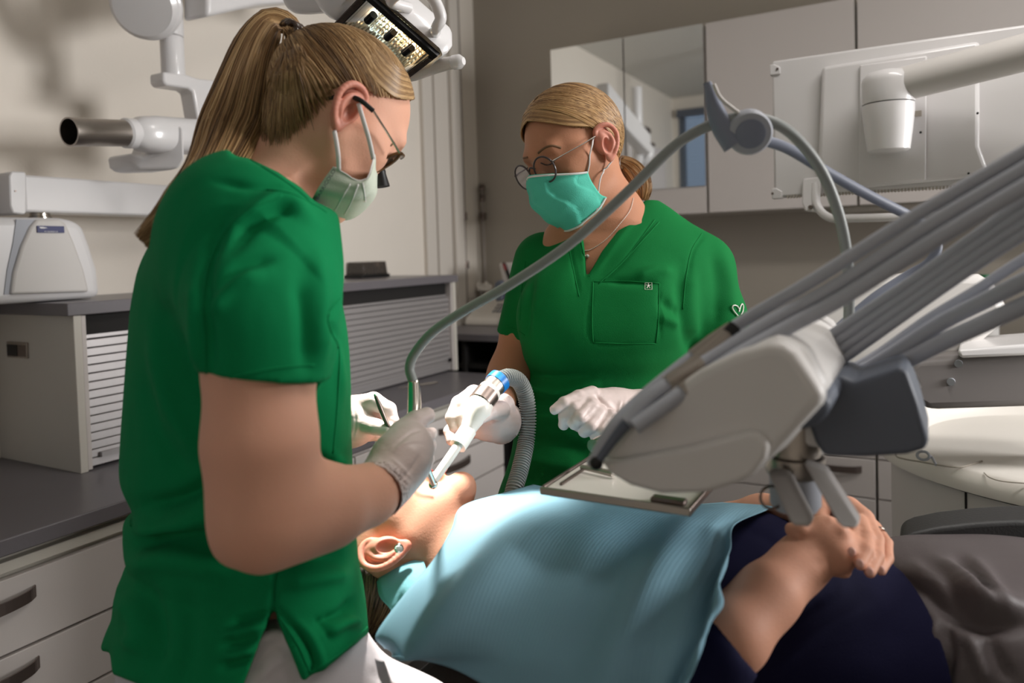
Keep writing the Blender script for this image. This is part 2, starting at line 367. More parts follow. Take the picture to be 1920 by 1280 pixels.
# smoky box on the tambour
c0 = on(664, 521, 2, 1.3); c1 = on(742, 519, 2, 1.3)
cx_, cy_ = (c0.x+c1.x)/2-.04, (c0.y+c1.y)/2
t = empty('bur_box', (cx_, cy_, 1.3), 'small black box with a smoky clear lid on the roller shutter cabinet', 'box')
hw = (c1-c0).length/2
MB().box(cx_-.05, cx_+.05, cy_-hw, cy_+hw, 1.3, 1.314).build('tray_base', 'black', t, bevel=.003)
l = MB().hexa([(cx_-.045, cy_-hw*.85, 1.314), (cx_+.045, cy_-hw*.85, 1.314), (cx_+.045, cy_+hw*.9, 1.314), (cx_-.045, cy_+hw*.9, 1.314), (cx_-.04, cy_-hw*.8, 1.366), (cx_+.04, cy_-hw*.8, 1.366), (cx_+.04, cy_+hw*.85, 1.366), (cx_-.04, cy_+hw*.85, 1.366)]).build('lid', 'smoke_plastic', t, bevel=.003)
ins = MB()
for k in range(5): ins.box(cx_-.03, cx_+.03, cy_-hw*.6+k*hw*.26, cy_-hw*.6+k*hw*.26+hw*.2, 1.3145, 1.33+.012*(2.2-abs(k-2)))
ins.build('bur_stand', 'black', t, bevel=.002)
# tweezers on the worktop
a = on(747, 727, 2, .903); b = on(822, 716, 2, .903)
t = empty('tweezers', (a+b)/2, 'steel tweezers lying on the dark worktop by the roller shutter', 'tweezers')
mid = (a+b)/2; sd = (b-a).normalized().cross(Vector((0, 0, 1)))*.004
for sgn in (-1, 1):
    MB().tube(spline([a, a*.6+b*.4+sd*sgn*.6, b*.8+a*.2+sd*sgn*1.6, b], 5), [.001, .002, .0022, .002], 6).build('arm', 'steel', t)
# ------------------------------------------------------------------ corner stand and devices
X0, X1, Y0, Y1, ZT = -2.02, -1.60, 2.74, 3.33, 1.035
t = empty('open_stand', ((X0+X1)/2, (Y0+Y1)/2, 0), 'dark open-fronted stand in the room corner carrying the sealing machine', 'stand')
MB().box(X0, X1, Y0, Y1, ZT-.03, ZT).build('top_board', 'worktop', t, bevel=.002)
for x in (X0, (X0+X1)/2, X1-.018): MB().box(x, x+.018, Y0+.02, Y1, 0, ZT-.03).build('upright', 'dark_gap', t)
for z in (.3, .62, .88): MB().box(X0+.018, X1-.018, Y0+.03, Y1, z, z+.018).build('shelf', 'dark_gap', t)
MB().box(X0, X1, Y1-.01, Y1, 0, ZT-.03).build('back_panel', 'dark_gap', t)
# sealing machine
a = on(850, 616, 2, ZT); b = on(936, 611, 2, ZT)
sx0, sx1 = a.x-.04, b.x; syf = b.y
t = empty('sealing_machine', ((sx0+sx1)/2, syf+.15, ZT), 'cream sealing machine with sloping keypad panel in the room corner', 'sealing machine')
zt2 = on(905, 548, 1, syf+.2).z
def sl(u): return Vector((0, syf+.01+.19*u, ZT+.035+(zt2-ZT-.035)*u))
MB().prism([(sx0, syf, ZT), (sx0, syf+.27, ZT), (sx0, syf+.27, zt2), (sx0, syf+.2, zt2), (sx0, syf+.01, ZT+.035), (sx0, syf, ZT+.02)], (sx1-sx0, 0, 0)).build('housing', 'key_white', t, bevel=.006)
def panel(x0, x1, u0, u1, m, name):
    n = Vector((0, -(zt2-ZT-.035), .19)).normalized()*.003; p0, p1 = sl(u0), sl(u1)
    q = [Vector((x0, p0.y, p0.z)), Vector((x1, p0.y, p0.z)), Vector((x1, p1.y, p1.z)), Vector((x0, p1.y, p1.z))]
    MB().hexa([v-n for v in q]+[v+n for v in q]).build(name, m, t)
w_ = sx1-sx0
panel(sx1-w_*.23, sx1-w_*.13, .72, .80, 'green_display', 'display')
for ci, (cu, rows) in enumerate([(.34, 3), (.25, 3), (.18, 4), (.10, 2)]):
    for r in range(rows): panel(sx1-w_*cu, sx1-w_*(cu-.045), .22+r*.12, .22+r*.12+.07, 'key_grey' if ci != 2 else 'blue_grey', 'key')
# white plaster model on it
c = on(905, 566, 1, syf+.22); zt = zt2
t = empty('jaw_model', (c.x, syf+.24, zt), 'small white plaster model sitting on the sealing machine', 'model')
m_ = MB()
m_.ball((c.x, syf+.24, zt+.012), (.045, .035, .014))
m_.build('base', 'key_white', t)
for dx, dz in ((-.035, .03), (-.012, .02), (.012, .032), (.035, .018)): MB().ball((c.x+dx, syf+.24, zt+dz), (.013, .014, .024)).build('tooth', 'key_white', t)
# grey packet box behind
c = on(872, 530, 1, 3.25)
t = MB().box(c.x-.06, c.x+.05, 3.13, 3.18, ZT, c.z).build('storage_box', 'wall_grey', bevel=.004); tag(t, 'low grey box behind the sealing machine in the corner', 'box')
# leaning device behind the assistant
a = on(936, 492, 1, 3.1); b = on(1000, 640, 1, 3.1)
t = empty('steriliser', (a.x+.15, 3.15, .9), 'white device with a slanted dark strip, half hidden behind the assistant', 'device')
q = [(on(934, 493, 1, 3.0)), (on(1050, 488, 1, 3.0)), (on(1060, 700, 1, 3.0)), (on(985, 700, 1, 3.0)), (on(950, 560, 1, 3.0))]
MB().prism(q, (0, .26, 0)).build('housing', 'soft_white', t, bevel=.012, bseg=3)
q = [(on(941, 493, 1, 2.992)), (on(946, 492, 1, 2.992)), (on(972, 556, 1, 2.992)), (on(967, 560, 1, 2.992))]
MB().prism(q, (0, .006, 0)).build('dark_strip', 'black', t)
q = [(on(942, 495, 1, 2.99)), (on(946, 494, 1, 2.99)), (on(950, 505, 1, 2.99)), (on(946, 507, 1, 2.99))]
MB().prism(q, (0, .004, 0)).build('indicator', 'red_mark', t)
q = [on(x, y, 1, 2.98) for x, y in [(927, 530), (934, 525), (941, 527), (943, 545), (940, 562), (930, 566), (926, 552)]]
MB().prism(q, (0, .05, 0)).build('knob', 'dark_plastic', t, bevel=.006)
# ------------------------------------------------------------------ back wall cupboards
YC = 3.05; Z0, Z1, ZM = 1.525, 2.288, 1.635
def cupboard(x0, x1, splits, lab, mirrored=False):
    t = empty('wall_cabinet', ((x0+x1)/2, 3.2, Z0), lab, 'cabinet', 'wall cabinets in a row')
    MB().box(x0, x1, YC+.02, YB, Z0, Z1).build('body', 'laminate_grey', t)
    e = [x0]+splits+[x1]
    for k in range(len(e)-1):
        a, b = e[k]+.003, e[k+1]-.003
        d = MB().box(a, b, YC, YC+.019, Z0, Z1).build('door', 'laminate', t, bevel=.001)
        if mirrored:
            MB().box(a, b, YC-.005, YC-.0005, ZM, Z1).build('mirror', 'mirror', d)
cupboard(-1.475, -.785, [-1.128], 'wall cabinet with two mirrored doors on the back wall', True)
cupboard(-.78, -.228, [], 'plain white wall cabinet right next to the mirrored one')
cupboard(-.223, .9, [.34], 'plain white wall cabinet with two doors behind the monitor')
# rail with hooks under the cupboards
t = empty('hook_rail', (-.05, 3.2, 1.49), 'thin metal rail with hanging hooks below the wall cabinets', 'rail')
MB().box(-.32, .30, 3.1, 3.12, 1.50, 1.524).build('rail', 'brushed_steel', t)
for x in (-.29, -.12, .02, .18): MB().tube(spline([(x, 3.11, 1.50), (x, 3.11, 1.46), (x+.008, 3.10, 1.445), (x+.016, 3.10, 1.455)], 4), .003, 6).build('hook', 'pewter', t)
# rear base units and worktop
YR = 2.75
zr = [.80, .655, .52, .36, .10]
for i, (x0, x1) in enumerate([(-1.40, -.86), (-.855, -.16), (-.155, .55), (.555, 1.25)]):
    t = empty('base_unit', ((x0+x1)/2, 3.05, 0), ['white base unit under the rear worktop, leftmost', 'white base unit with drawers and bow handles behind the patient', 'white base unit behind the cuspidor', 'white base unit at the right end of the rear worktop'][i], 'cabinet', 'rear base units')
    MB().box(x0, x1, YR+.02, YB-.002, .1, .868).box(x0, x1, YR+.07, YB-.05, 0, .1).build('body', 'laminate_grey', t)
    for k in range(4):
        o = MB().box(x0+.002, x1-.002, YR, YR+.019, zr[k+1]+.0025, zr[k]-.0025).build('drawer', 'laminate', t, bevel=.0015)
        bow_handle(((x0+x1)/2+.22 if i == 1 else (x0+x1)/2, YR, (zr[k]+zr[k+1])/2+.03), (1, 0, 0), (0, -1, 0), .17, 'pewter', o)
wt = MB().box(-1.41, 1.3, YR-.03, YB, .868, .9).build('rear_worktop', 'worktop', bevel=.003); tag(wt, 'dark grey worktop along the back wall', 'worktop')
# bottles and tissue at the right
def bottle(px, py, h, r, m, lab, cap='white_plastic'):
    c = on(px, py, 1, 3.1); z = .9
    t = empty('bottle', (c.x, 3.1, z), lab, 'bottle')
    MB().lathe((c.x, 3.1, z), (0, 0, 1), [(r*.9, 0), (r, .01), (r, h*.66), (r*.8, h*.75), (r*.35, h*.82), (r*.35, h*.88)], 20).build('body', m, t)
    MB().lathe((c.x, 3.1, z+h*.88), (0, 0, 1), [(r*.42, 0), (r*.42, h*.12)], 16).build('cap', cap, t)
bottle(1845, 600, .36, .045, 'soft_white', 'white bottle on the rear worktop between the grey hoses', 'green_display')
bottle(1795, 600, .42, .035, 'soft_white', 'slim pale bottle on the rear worktop beside the white one', 'green_display')
# blue paper towel pad
G = grid_sheet([[Vector((x, y, .905+.30*s+.012*math.sin(x*40))) for x in (.40, .55, .70, .85)] for y, s in ((3.2, 0), (3.22, .5), (3.25, 1))], 6, 6)
o = sheet_mesh('paper_towel', G, 'paper_blue'); tag(o, 'blue paper towel standing on the rear worktop at the right edge', 'paper towel')
# ------------------------------------------------------------------ wall-mounted x-ray machine
t = empty('dental_xray_machine', (-1.95, 1.0, 1.31), 'white wall-mounted dental x-ray machine with steel cone and folding arm', 'x-ray machine')
XA = -1.84
def ox(px, py, x=XA): return on(px, py, 0, x)
out = [ox(-60, 405), ox(118, 408), ox(148, 414), ox(160, 428), ox(172, 460), ox(186, 505), ox(191, 545)]
zb = 1.302
out = [Vector((p.x, p.y, max(p.z, zb))) for p in out]; out[-1].z = zb
out.append(Vector((XA, out[0].y, zb)))
b0 = MB().prism(out, (XL-XA+.001, 0, 0)).build('base_box', 'white_plastic', t, bevel=.02, bseg=4)
front = [ox(70, 411, XA+.012), ox(112, 411, XA+.012), ox(124, 418, XA+.012), ox(140, 455, XA+.012), ox(158, 505, XA+.012), ox(168, 547, XA+.012), ox(21, 552, XA+.012), ox(27, 510, XA+.012), ox(42, 460, XA+.012), ox(58, 425, XA+.012)]
for p in front: p.z = max(p.z, zb+.001)
MB().prism(front, (-.02, 0, 0)).build('front_cover', 'soft_white', t, bevel=.006, bseg=3)
strip = [ox(31, 411, XA+.003), ox(66, 411, XA+.003), ox(52, 430, XA+.003), ox(36, 465, XA+.003), ox(24, 505, XA+.003), ox(19, 552, XA+.003), ox(8, 552, XA+.003), ox(14, 505, XA+.003), ox(25, 455, XA+.003)]
for p in strip: p.z = max(p.z, zb+.001)
MB().prism(strip, (-.004, 0, 0)).build('grey_stripe', 'hose_grey', t)
XB = XA+.0155
p0, p1, p2 = ox(70.5, 436, XB), ox(121, 437.5, XB), ox(70.5, 423, XB)
X = Vector((0, p1.y-p0.y, 0)); wz = p2.z-p0.z
bd = MB().hexa([Vector((XA+.011, p0.y, p0.z)), Vector((XB, p0.y, p0.z)), Vector((XB, p1.y, p0.z)), Vector((XA+.011, p1.y, p0.z)), Vector((XA+.011, p0.y, p0.z+wz)), Vector((XB, p0.y, p0.z+wz)), Vector((XB, p1.y, p0.z+wz)), Vector((XA+.011, p1.y, p0.z+wz))]).build('badge', 'navy_badge', t)
text_mesh('lettering', 'PLANMECA', Vector((XB+.0002, (p0.y+p1.y)/2, p0.z+wz*.06)), (0, 1, 0), (0, 0, 1), wz*.20, 'white_plastic', bd, stretch=1.35)
MB().prism([Vector((XB, p0.y+X.y*.07, p0.z+wz*.86)), Vector((XB, p0.y+X.y*.2, p0.z+wz*.84)), Vector((XB, p0.y+X.y*.37, p0.z+wz*.70)), Vector((XB, p0.y+X.y*.2, p0.z+wz*.60)), Vector((XB, p0.y+X.y*.1, p0.z+wz*.62))], (.0006, 0, 0)).build('emblem', 'white_plastic', bd)
# lower swing arm
c = ox(75, 400, -1.9); MB().lathe((c.x, c.y, 1.495), (0, 0, 1), [(.026, 0), (.026, .012), (.022, .014), (.022, .03)], 24).build('swivel_neck', 'steel', t)
y0, y1 = ox(45, 360, -1.86).y, ox(330, 360, -1.86).y
za, zc_ = ox(180, 337, -1.86).z, ox(180, 401, -1.86).z
MB().box(-1.94, -1.86, y0, y1+.25, zc_, za).build('swing_arm', 'white_plastic', t, bevel=.006, bseg=3)
q = [ox(17, 330, -1.85), ox(22, 321, -1.85), ox(48, 322, -1.85), ox(50, 330, -1.85), ox(50, 398, -1.85), ox(46, 402, -1.85), ox(24, 399, -1.85), ox(19, 385, -1.85)]
ec = MB().prism(q, (-.10, 0, 0)).build('arm_end_cap', 'white_plastic', t, bevel=.010, bseg=3)
c = ox(29, 358, -1.849); MB().cyl((c.x-.002, c.y, c.z), (c.x+.001, c.y, c.z), .002, n=12).build('screw', 'pewter', ec)
# vertical drop tube with elbow disc and folding arm above
c = on(316, 60, 0, -1.7); x, y = c.x, c.y
zj = on(316, 68, 0, -1.7).z; zbt = on(320, 150, 0, -1.7).z
MB().lathe((x, y, zj), (0, 0, 1), [(.035, 0), (.0365, .003), (.0365, .5)], 32).build('upper_tube', 'white_plastic', t)
c2 = on(323, 100, 0, -1.7)
MB().lathe((c2.x, c2.y, zbt), (0, 0, 1), [(.028, 0), (.029, .004), (.029, zj-zbt-.003), (.027, zj-zbt)], 32).build('lower_tube', 'white_plastic', t)
dc = P(280, 8, 1.86); ax = (P(262, 14, 1.80)-dc).normalized()
MB().lathe(dc+Vector((.0, .0, 0)), ax, [(.06, 0), (.082, .004), (.084, .012), (.084, .022), (.080, .026), (.080, .04), (.070, .05), (.03, .052)], 40).build('elbow_disc', 'white_plastic', t)
a = P(330, -10, 1.93); b = P(640, -16, 2.55)
dirn = (b-a).normalized(); up = Vector((0, 0, 1)); sd = dirn.cross(up).normalized()
q = []
for (px, py, d) in [(342, 42, 1.93), (440, 20, 2.12), (560, 8, 2.36), (620, 20, 2.48)]: q.append(P(px, py, d))
top = [P(px, py-95, d) for (px, py, d) in [(620, 20, 2.48), (342, 42, 1.93)]]
MB().prism(q+top, sd*.09).build('folding_arm', 'white_plastic', t, bevel=.012, bseg=3)
# bracket and tube head
D0 = on(330, 150, 0, -1.7)
q = [on(x_, y_, 0, -1.67) for x_, y_ in [(306, 134), (345, 138), (372, 147), (403, 150), (409, 158), (409, 300), (384, 300), (362, 172), (354, 166), (312, 160), (306, 152)]]
MB().prism(q, (-.055, 0, 0)).build('bracket', 'white_plastic', t, bevel=.008, bseg=3)
hd = MB(); a = P(246, 250, 1.80); b = P(385, 258, 1.98); ax = (b-a).normalized()
ln = (b-a).length
sec = [(.0, .030), (.008, .034), (.022, .042), (.06, .046), (ln*.6, .046), (ln, .046), (ln+.03, .03)]
vs = []; u = Vector((0, 0, 1)); u = (u-ax*u.dot(ax)).normalized(); wv = ax.cross(u); n = 32
for h, r in sec:
    for k in range(n):
        an = 2*PI*k/n; cu_, su = math.cos(an), math.sin(an); e = .75
        rx = math.copysign(abs(cu_)**e, cu_); ry = math.copysign(abs(su)**e, su)
        vs.append(a+ax*h+(u*rx+wv*ry)*r)
fs = [(i*n+k, i*n+(k+1) % n, (i+1)*n+(k+1) % n, (i+1)*n+k) for i in range(len(sec)-1) for k in range(n)]+[list(range(n))[::-1], [(len(sec)-1)*n+k for k in range(n)]]
hd.add(vs, fs)
th = hd.build('tube_head', 'white_plastic', t, smooth=50)
q = [P(x_, y_, 1.86) for x_, y_ in [(243, 285), (268, 292), (290, 282), (300, 240), (318, 231), (345, 235), (348, 300), (335, 318), (262, 320), (247, 310)]]
MB().prism(q, wv*(.1 if wv.dot(Vector(FW)) > 0 else -.1)).build('tube_head_base', 'white_plastic', t, bevel=.014, bseg=3)
c0 = P(131, 247, 1.66); 
cdir = (a-c0).normalized()
MB().lathe(a, -cdir, [(.031, -.02), (.036, -.006), (.036, .016), (.030, .022)], 32).build('cone_collar', 'white_plastic', t)
lc = (a-c0).length
MB().lathe(a-cdir*.018, -cdir, [(.0315, 0), (.0315, lc*.6), (.0325, lc*.61), (.0325, lc*.9), (.029, lc*.9), (.029, lc*.5), (.005, lc*.5)], 40).build('cone', 'brushed_steel', t)
MB().cyl(a-cdir*(.018+lc*.52), a-cdir*(.018+lc*.5), .0285, n=32).build('cone_lining', 'black', t)
# ------------------------------------------------------------------ dental operating light
t = empty('operating_light', LAMP, 'white dental operating light with ribbed reflector above the dentist', 'lamp')
A_, B_, C_, D_ = P(824, 102, 1.15), P(756, 154, 1.235), P(689, -16, 1.12), P(604, 50, 1.205)
cen = (A_+B_+C_+D_)/4; nn = (A_-C_).cross(B_-A_).normalized()
if nn.dot(MOUTH-cen) < 0: nn = -nn
E1 = (A_-C_); E2 = (B_-A_)
def lp(u, v, h=0): return C_+E1*u+E2*v+nn*h     # u along the long side, v across
def quadprism(u0, u1, v0, v1, h0, h1, name, m, par, **k): return MB().hexa([lp(u0, v0, h0), lp(u1, v0, h0), lp(u1, v1, h0), lp(u0, v1, h0), lp(u0, v0, h1), lp(u1, v0, h1), lp(u1, v1, h1), lp(u0, v1, h1)]).build(name, m, par, **k)
hs = MB(); rim = [(-.10, .25), (-.02, .02), (.10, -.06), (.95, -.06), (1.03, 0), (1.05, .5), (1.03, 1.0), (.95, 1.06), (.1, 1.06), (-.02, .98), (-.10, .75)]
rows = [(1.0, -.004), (1.04, -.014), (1.03, -.03), (.88, -.058), (.5, -.075)]
vs = []; m_ = len(rim)
for s_, h in rows:
    for (u, v) in rim: vs.append(lp(.47+(u-.47)*s_, .5+(v-.5)*s_, h))
fs = [(i*m_+k, i*m_+(k+1) % m_, (i+1)*m_+(k+1) % m_, (i+1)*m_+k) for i in range(len(rows)-1) for k in range(m_)]+[[(len(rows)-1)*m_+k for k in range(m_)]]
hs.add(vs, fs).build('housing', 'white_plastic', t, smooth=60, bevel=.003)
ring = MB()
for (u0, u1, v0, v1) in [(-.02, 1, 0, .10), (-.02, 1, .90, 1), (-.02, .06, .1, .9), (.93, 1, .1, .9)]: ring.hexa([lp(u0, v0, -.003), lp(u1, v0, -.003), lp(u1, v1, -.003), lp(u0, v1, -.003), lp(u0, v0, .006), lp(u1, v0, .006), lp(u1, v1, .006), lp(u0, v1, .006)])
fo = ring.build('front_frame', 'black_metal', t, bevel=.001)
for (ua, ub) in ((-.012, .05), (.94, .99)):
    nb = MB()
    for k in range(30):
        v = .12+.76*k/30
        nb.hexa([lp(ua, v, .006), lp(ub, v, .006), lp(ub, v+.012, .006), lp(ua, v+.012, .006), lp(ua, v, .009), lp(ub, v, .009), lp(ub, v+.012, .009), lp(ua, v+.012, .009)])
    nb.build('ribs', 'pewter', fo)
# faceted reflector: an array of cupped ribs
nu, nv = 40, 26; G = np.zeros((nu+1, nv+1, 3))
for i in range(nu+1):
    for j in range(nv+1):
        u, v = .06+.87*i/nu, .1+.8*j/nv
        dep = -.004-.030*(1-((v-.5)/.4)**2)-.010*(1-((u-.5)/.44)**2)+(.0022 if i % 2 else 0)+(.0012 if j % 2 else 0)
        G[i, j] = lp(u, v, dep)
vv = G.reshape(-1, 3); ff = [(i*(nv+1)+j, (i+1)*(nv+1)+j, (i+1)*(nv+1)+j+1, i*(nv+1)+j+1) for i in range(nu) for j in range(nv)]
link('reflector', vv, ff, 'reflector', t, smooth=20)
gr = MB()
for i in range(14):
    u = .08+.84*i/13; gr.hexa([lp(u, .1, 0), lp(u+.002, .1, 0), lp(u+.002, .9, 0), lp(u, .9, 0), lp(u, .1, .003), lp(u+.002, .1, .003), lp(u+.002, .9, .003), lp(u, .9, .003)])
gr.build('lamellae', 'black_metal', t)
g = np.random.default_rng(11)  # glowing streaks laid over the reflector as painted reflections of the bulbs
for mm, nm, specs in (('glint_cool', 'cool_glints', [(.10, .40, .18, .52, 34), (.25, .50, .50, .80, 12)]), ('glint_warm', 'warm_glints', [(.42, .88, .14, .40, 40), (.55, .90, .42, .66, 16), (.08, .2, .62, .85, 10)])):
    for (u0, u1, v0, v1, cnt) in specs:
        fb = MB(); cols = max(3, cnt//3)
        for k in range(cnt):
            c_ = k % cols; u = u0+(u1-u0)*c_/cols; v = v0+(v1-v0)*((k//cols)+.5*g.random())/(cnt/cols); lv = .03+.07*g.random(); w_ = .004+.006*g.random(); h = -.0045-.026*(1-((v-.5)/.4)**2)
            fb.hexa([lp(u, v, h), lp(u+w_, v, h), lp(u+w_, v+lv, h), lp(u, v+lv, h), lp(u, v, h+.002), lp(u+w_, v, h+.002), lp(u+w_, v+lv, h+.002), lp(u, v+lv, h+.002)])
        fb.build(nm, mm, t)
for u, v, mm in ((.22, .5, 'bulb_warm'), (.50, .5, 'bulb_cool'), (.76, .5, 'bulb_warm')):
    c = lp(u, v, -.022); MB().tube([c-E2.normalized()*.008, c+E2.normalized()*.008], .003, 12).build('bulb', mm, t)
    c = lp(u, v, -.012); MB().tube([c-E2.normalized()*.011, c+E2.normalized()*.011], .0065, 14).build('bulb_shield', 'black_metal', t)
# handles
hp = spline([lp(.42, -.10, -.02), P(733, 2, 1.10), P(770, -22, 1.07), P(806, -10, 1.08), P(826, 30, 1.09), P(818, 52, 1.10), lp(.80, -.09, -.02)], 6)
MB().tube(hp, [.009, .008, .008, .009, .009, .008, .009], 14).build('grip_handle', 'white_plastic', t)
hp = spline([lp(.97, 1.02, -.02), P(775, 137, 1.22), P(815, 125, 1.20), P(850, 117, 1.18)], 6)
h2 = MB().tube(hp, [.012, .013, .0115, .010], 16).build('side_handle', 'soft_white', t)
MB().lathe(P(848, 117.5, 1.18), P(872, 114, 1.17)-P(848, 117.5, 1.18), [(.0095, 0), (.0115, .002), (.0115, .014), (.006, .021)], 20).build('handle_tip', 'white_plastic', h2)
yk = spline([lp(.1, .5, -.05), P(640, 10, 1.2), P(605, -25, 1.22), P(570, -60, 1.25)], 6)
MB().tube(yk, [.030, .026, .024, .024], 20).build('yoke', 'white_plastic', t)
yk = spline([P(560, -45, 1.25), P(548, -10, 1.27), P(560, 8, 1.26), P(612, 6, 1.22)], 6)
MB().tube(yk, .016, 14).build('yoke_arm', 'white_plastic', t)
MB().tube([P(570, -60, 1.25), Vector((P(570, -60, 1.25).x, P(570, -60, 1.25).y, ZC))], .022, 20).build('ceiling_post', 'white_plastic', t)
# ------------------------------------------------------------------ monitor
YM = 1.9
def om(px, py, y=YM): return on(px, py, 1, y)
t = empty('monitor', (-.04, YM, 1.496), 'white flat monitor seen from behind, hanging on a thick tube arm', 'monitor')
TL, BL = om(1450, 120), om(1440, 370); xl = TL.x-.004; zt, zb2 = TL.z+.008, BL.z-.002
MB().box(xl, .26, YM, YM+.035, zb2, zt).build('back_shell', 'white_plastic', t, bevel=.006)
for c in (om(1458, 130), om(1449, 363)):
    o = MB().prism([Vector((xl-.004, YM-.004, c.z-.014)), Vector((xl+.022, YM-.004, c.z-.014*(1 if c.z < 1.6 else -1))), Vector((xl+.022, YM-.004, c.z-.016*(1 if c.z < 1.6 else -1))), Vector((xl-.004, YM-.004, c.z+.014))] if False else [Vector((xl-.004, YM-.004, c.z-.013)), Vector((xl+.02, YM-.004, c.z-.013)), Vector((xl+.02, YM-.004, c.z+.004)), Vector((xl+.006, YM-.004, c.z+.013)), Vector((xl-.004, YM-.004, c.z+.013))], (0, .02, 0)).build('corner_bumper', 'white_plastic', t, bevel=.002)
    MB().cyl((c.x, YM-.006, c.z), (c.x, YM-.003, c.z), .003, n=12).build('screw', 'pewter', o)
q = [om(1543, 128), om(1836, 80), om(1836, 275), om(1856, 330), om(1800, 336), om(1600, 355), om(1545, 345), om(1536, 297)]
MB().prism([Vector((p.x, YM-.022, p.z)) for p in q], (0, .024, 0)).build('raised_panel', 'white_plastic', t, bevel=.009, bseg=2)
q = [om(1612, 122, YM-.03), om(1738, 104, YM-.03), om(1736, 338, YM-.03), om(1610, 348, YM-.03)]
MB().prism(q, (0, .01, 0)).build('stand_plate', 'white_plastic', t, bevel=.003)
o = om(1719, 213, YM-.031); MB().box(o.x-.013, o.x+.009, YM-.0325, YM-.0300, o.z-.006, o.z+.006).build('cable_slot', 'wall_grey', t)
for (px, py) in ((1726, 248), (1816, 325), (1833, 212)): c = om(px, py, YM-.033); MB().cyl(c, c+Vector((0, .004, 0)), .0024, n=12).build('screw_hole', 'black', t)
g = MB()
for k in range(70): x = xl+.03+k*.0068; g.box(x, x+.003, YM-.0005, YM+.012, zb2-.003, zb2+.004)
g.build('vent_slots', 'wall_grey', t)
# thick arm
ctr = om(1665, 200, YM-.085); R1 = .052
MB().lathe((ctr.x, ctr.y, om(1665, 285, ctr.y).z), (0, 0, 1), [(.036, 0), (.042, .004), (.048, .05), (.0515, .085), (.0515, .1015)], 40).build('lower_knuckle', 'white_plastic', t)
zk = om(1665, 285, ctr.y).z+.104
MB().lathe((ctr.x, ctr.y, zk), (0, 0, 1), [(.0515, 0), (.052, .002), (.052, .045), (.050, .055), (.040, .066), (.02, .071)], 40).build('upper_knuckle', 'white_plastic', t)
a = Vector((ctr.x+.005, ctr.y, zk+.034)); b = P(2060, 62, 1.38)
MB().tube([a, b], [.036, .037], 32).build('arm_tube', 'soft_white', t)
MB().box(ctr.x-.03, ctr.x+.03, ctr.y, YM-.018, zk-.07, zk+.0).build('mount_block', 'white_plastic', t, bevel=.004)
hb = spline([om(1528, 345, YM-.01), om(1532, 385, YM-.03), om(1556, 408, YM-.045), om(1600, 409, YM-.05), om(1700, 406, YM-.05), om(1800, 401, YM-.05), om(1838, 396, YM-.045), om(1852, 372, YM-.03), om(1855, 340, YM-.01)], 6)
MB().tube(hb, .0095, 16).build('handle_bar', 'white_plastic', t)
for px in (1527, 1848):
    q = [om(px-22+(0 if px < 1600 else 14), 335, YM-.012), om(px+14, 330, YM-.012), om(px+10+(0 if px < 1600 else 8), 372, YM-.03), om(px+4, 398, YM-.035), om(px-18, 396, YM-.035), om(px-24, 380, YM-.03)]
    o = MB().prism(q, (0, .016, 0)).build('handle_bracket', 'white_plastic', t, bevel=.004)
    c = om(px-8, 388, YM-.042); MB().cyl(c, c+Vector((0, .01, 0)), .005, n=6).build('bolt', 'pewter', o)
# ------------------------------------------------------------------ cuspidor unit
cc = Vector((.42, 1.98, 0)); RC = .53
t = empty('cuspidor_unit', (cc.x, cc.y, 0), 'round white cuspidor unit behind the armrest, with a small key on its top', 'cuspidor')
def ell_lathe(prof, n=72, sx=1, sy=.78, c=cc):
    vs = []; 
    for r, z in prof:
        for k in range(n): a = 2*PI*k/n; vs.append((c.x+r*sx*math.cos(a), c.y+r*sy*math.sin(a), z))
    fs = [(i*n+k, i*n+(k+1) % n, (i+1)*n+(k+1) % n, (i+1)*n+k) for i in range(len(prof)-1) for k in range(n)]+[list(range(n))[::-1], [(len(prof)-1)*n+k for k in range(n)]]
    return MB().add(vs, fs)
ell_lathe([(RC-.012, .893), (RC-.001, .895), (RC, .899), (RC, .914), (RC-.002, .920), (RC-.007, .928), (RC-.014, .933), (RC-.024, .9355), (RC-.05, .936), (.02, .936)]).build('top_cover', 'key_white', t, smooth=28)
ell_lathe([(RC-.016, .8892), (RC-.016, .8928)]).build('shadow_gap', 'dark_gap', t)
ell_lathe([(RC-.03, .05), (RC-.028, .888), (RC-.04, .889)]).build('body', 'soft_white', t)
ell_lathe([(RC-.05, 0), (RC-.05, .05)]).build('plinth', 'dark_gap', t)
c = on(1688, 960, 1, 1.66); 
ang = math.atan2((on(1688, 900, 1, 1.62).y-cc.y)/.78, on(1688, 900, 1, 1.62).x-cc.x)
px_c = Vector((cc.x+(RC-.0275)*math.cos(ang), cc.y+.78*(RC-.0275)*math.sin(ang), 0))
MB().box(px_c.x-.002, px_c.x+.002, px_c.y-.002, px_c.y+.004, .06, .886).build('door_gap', 'dark_gap', t)
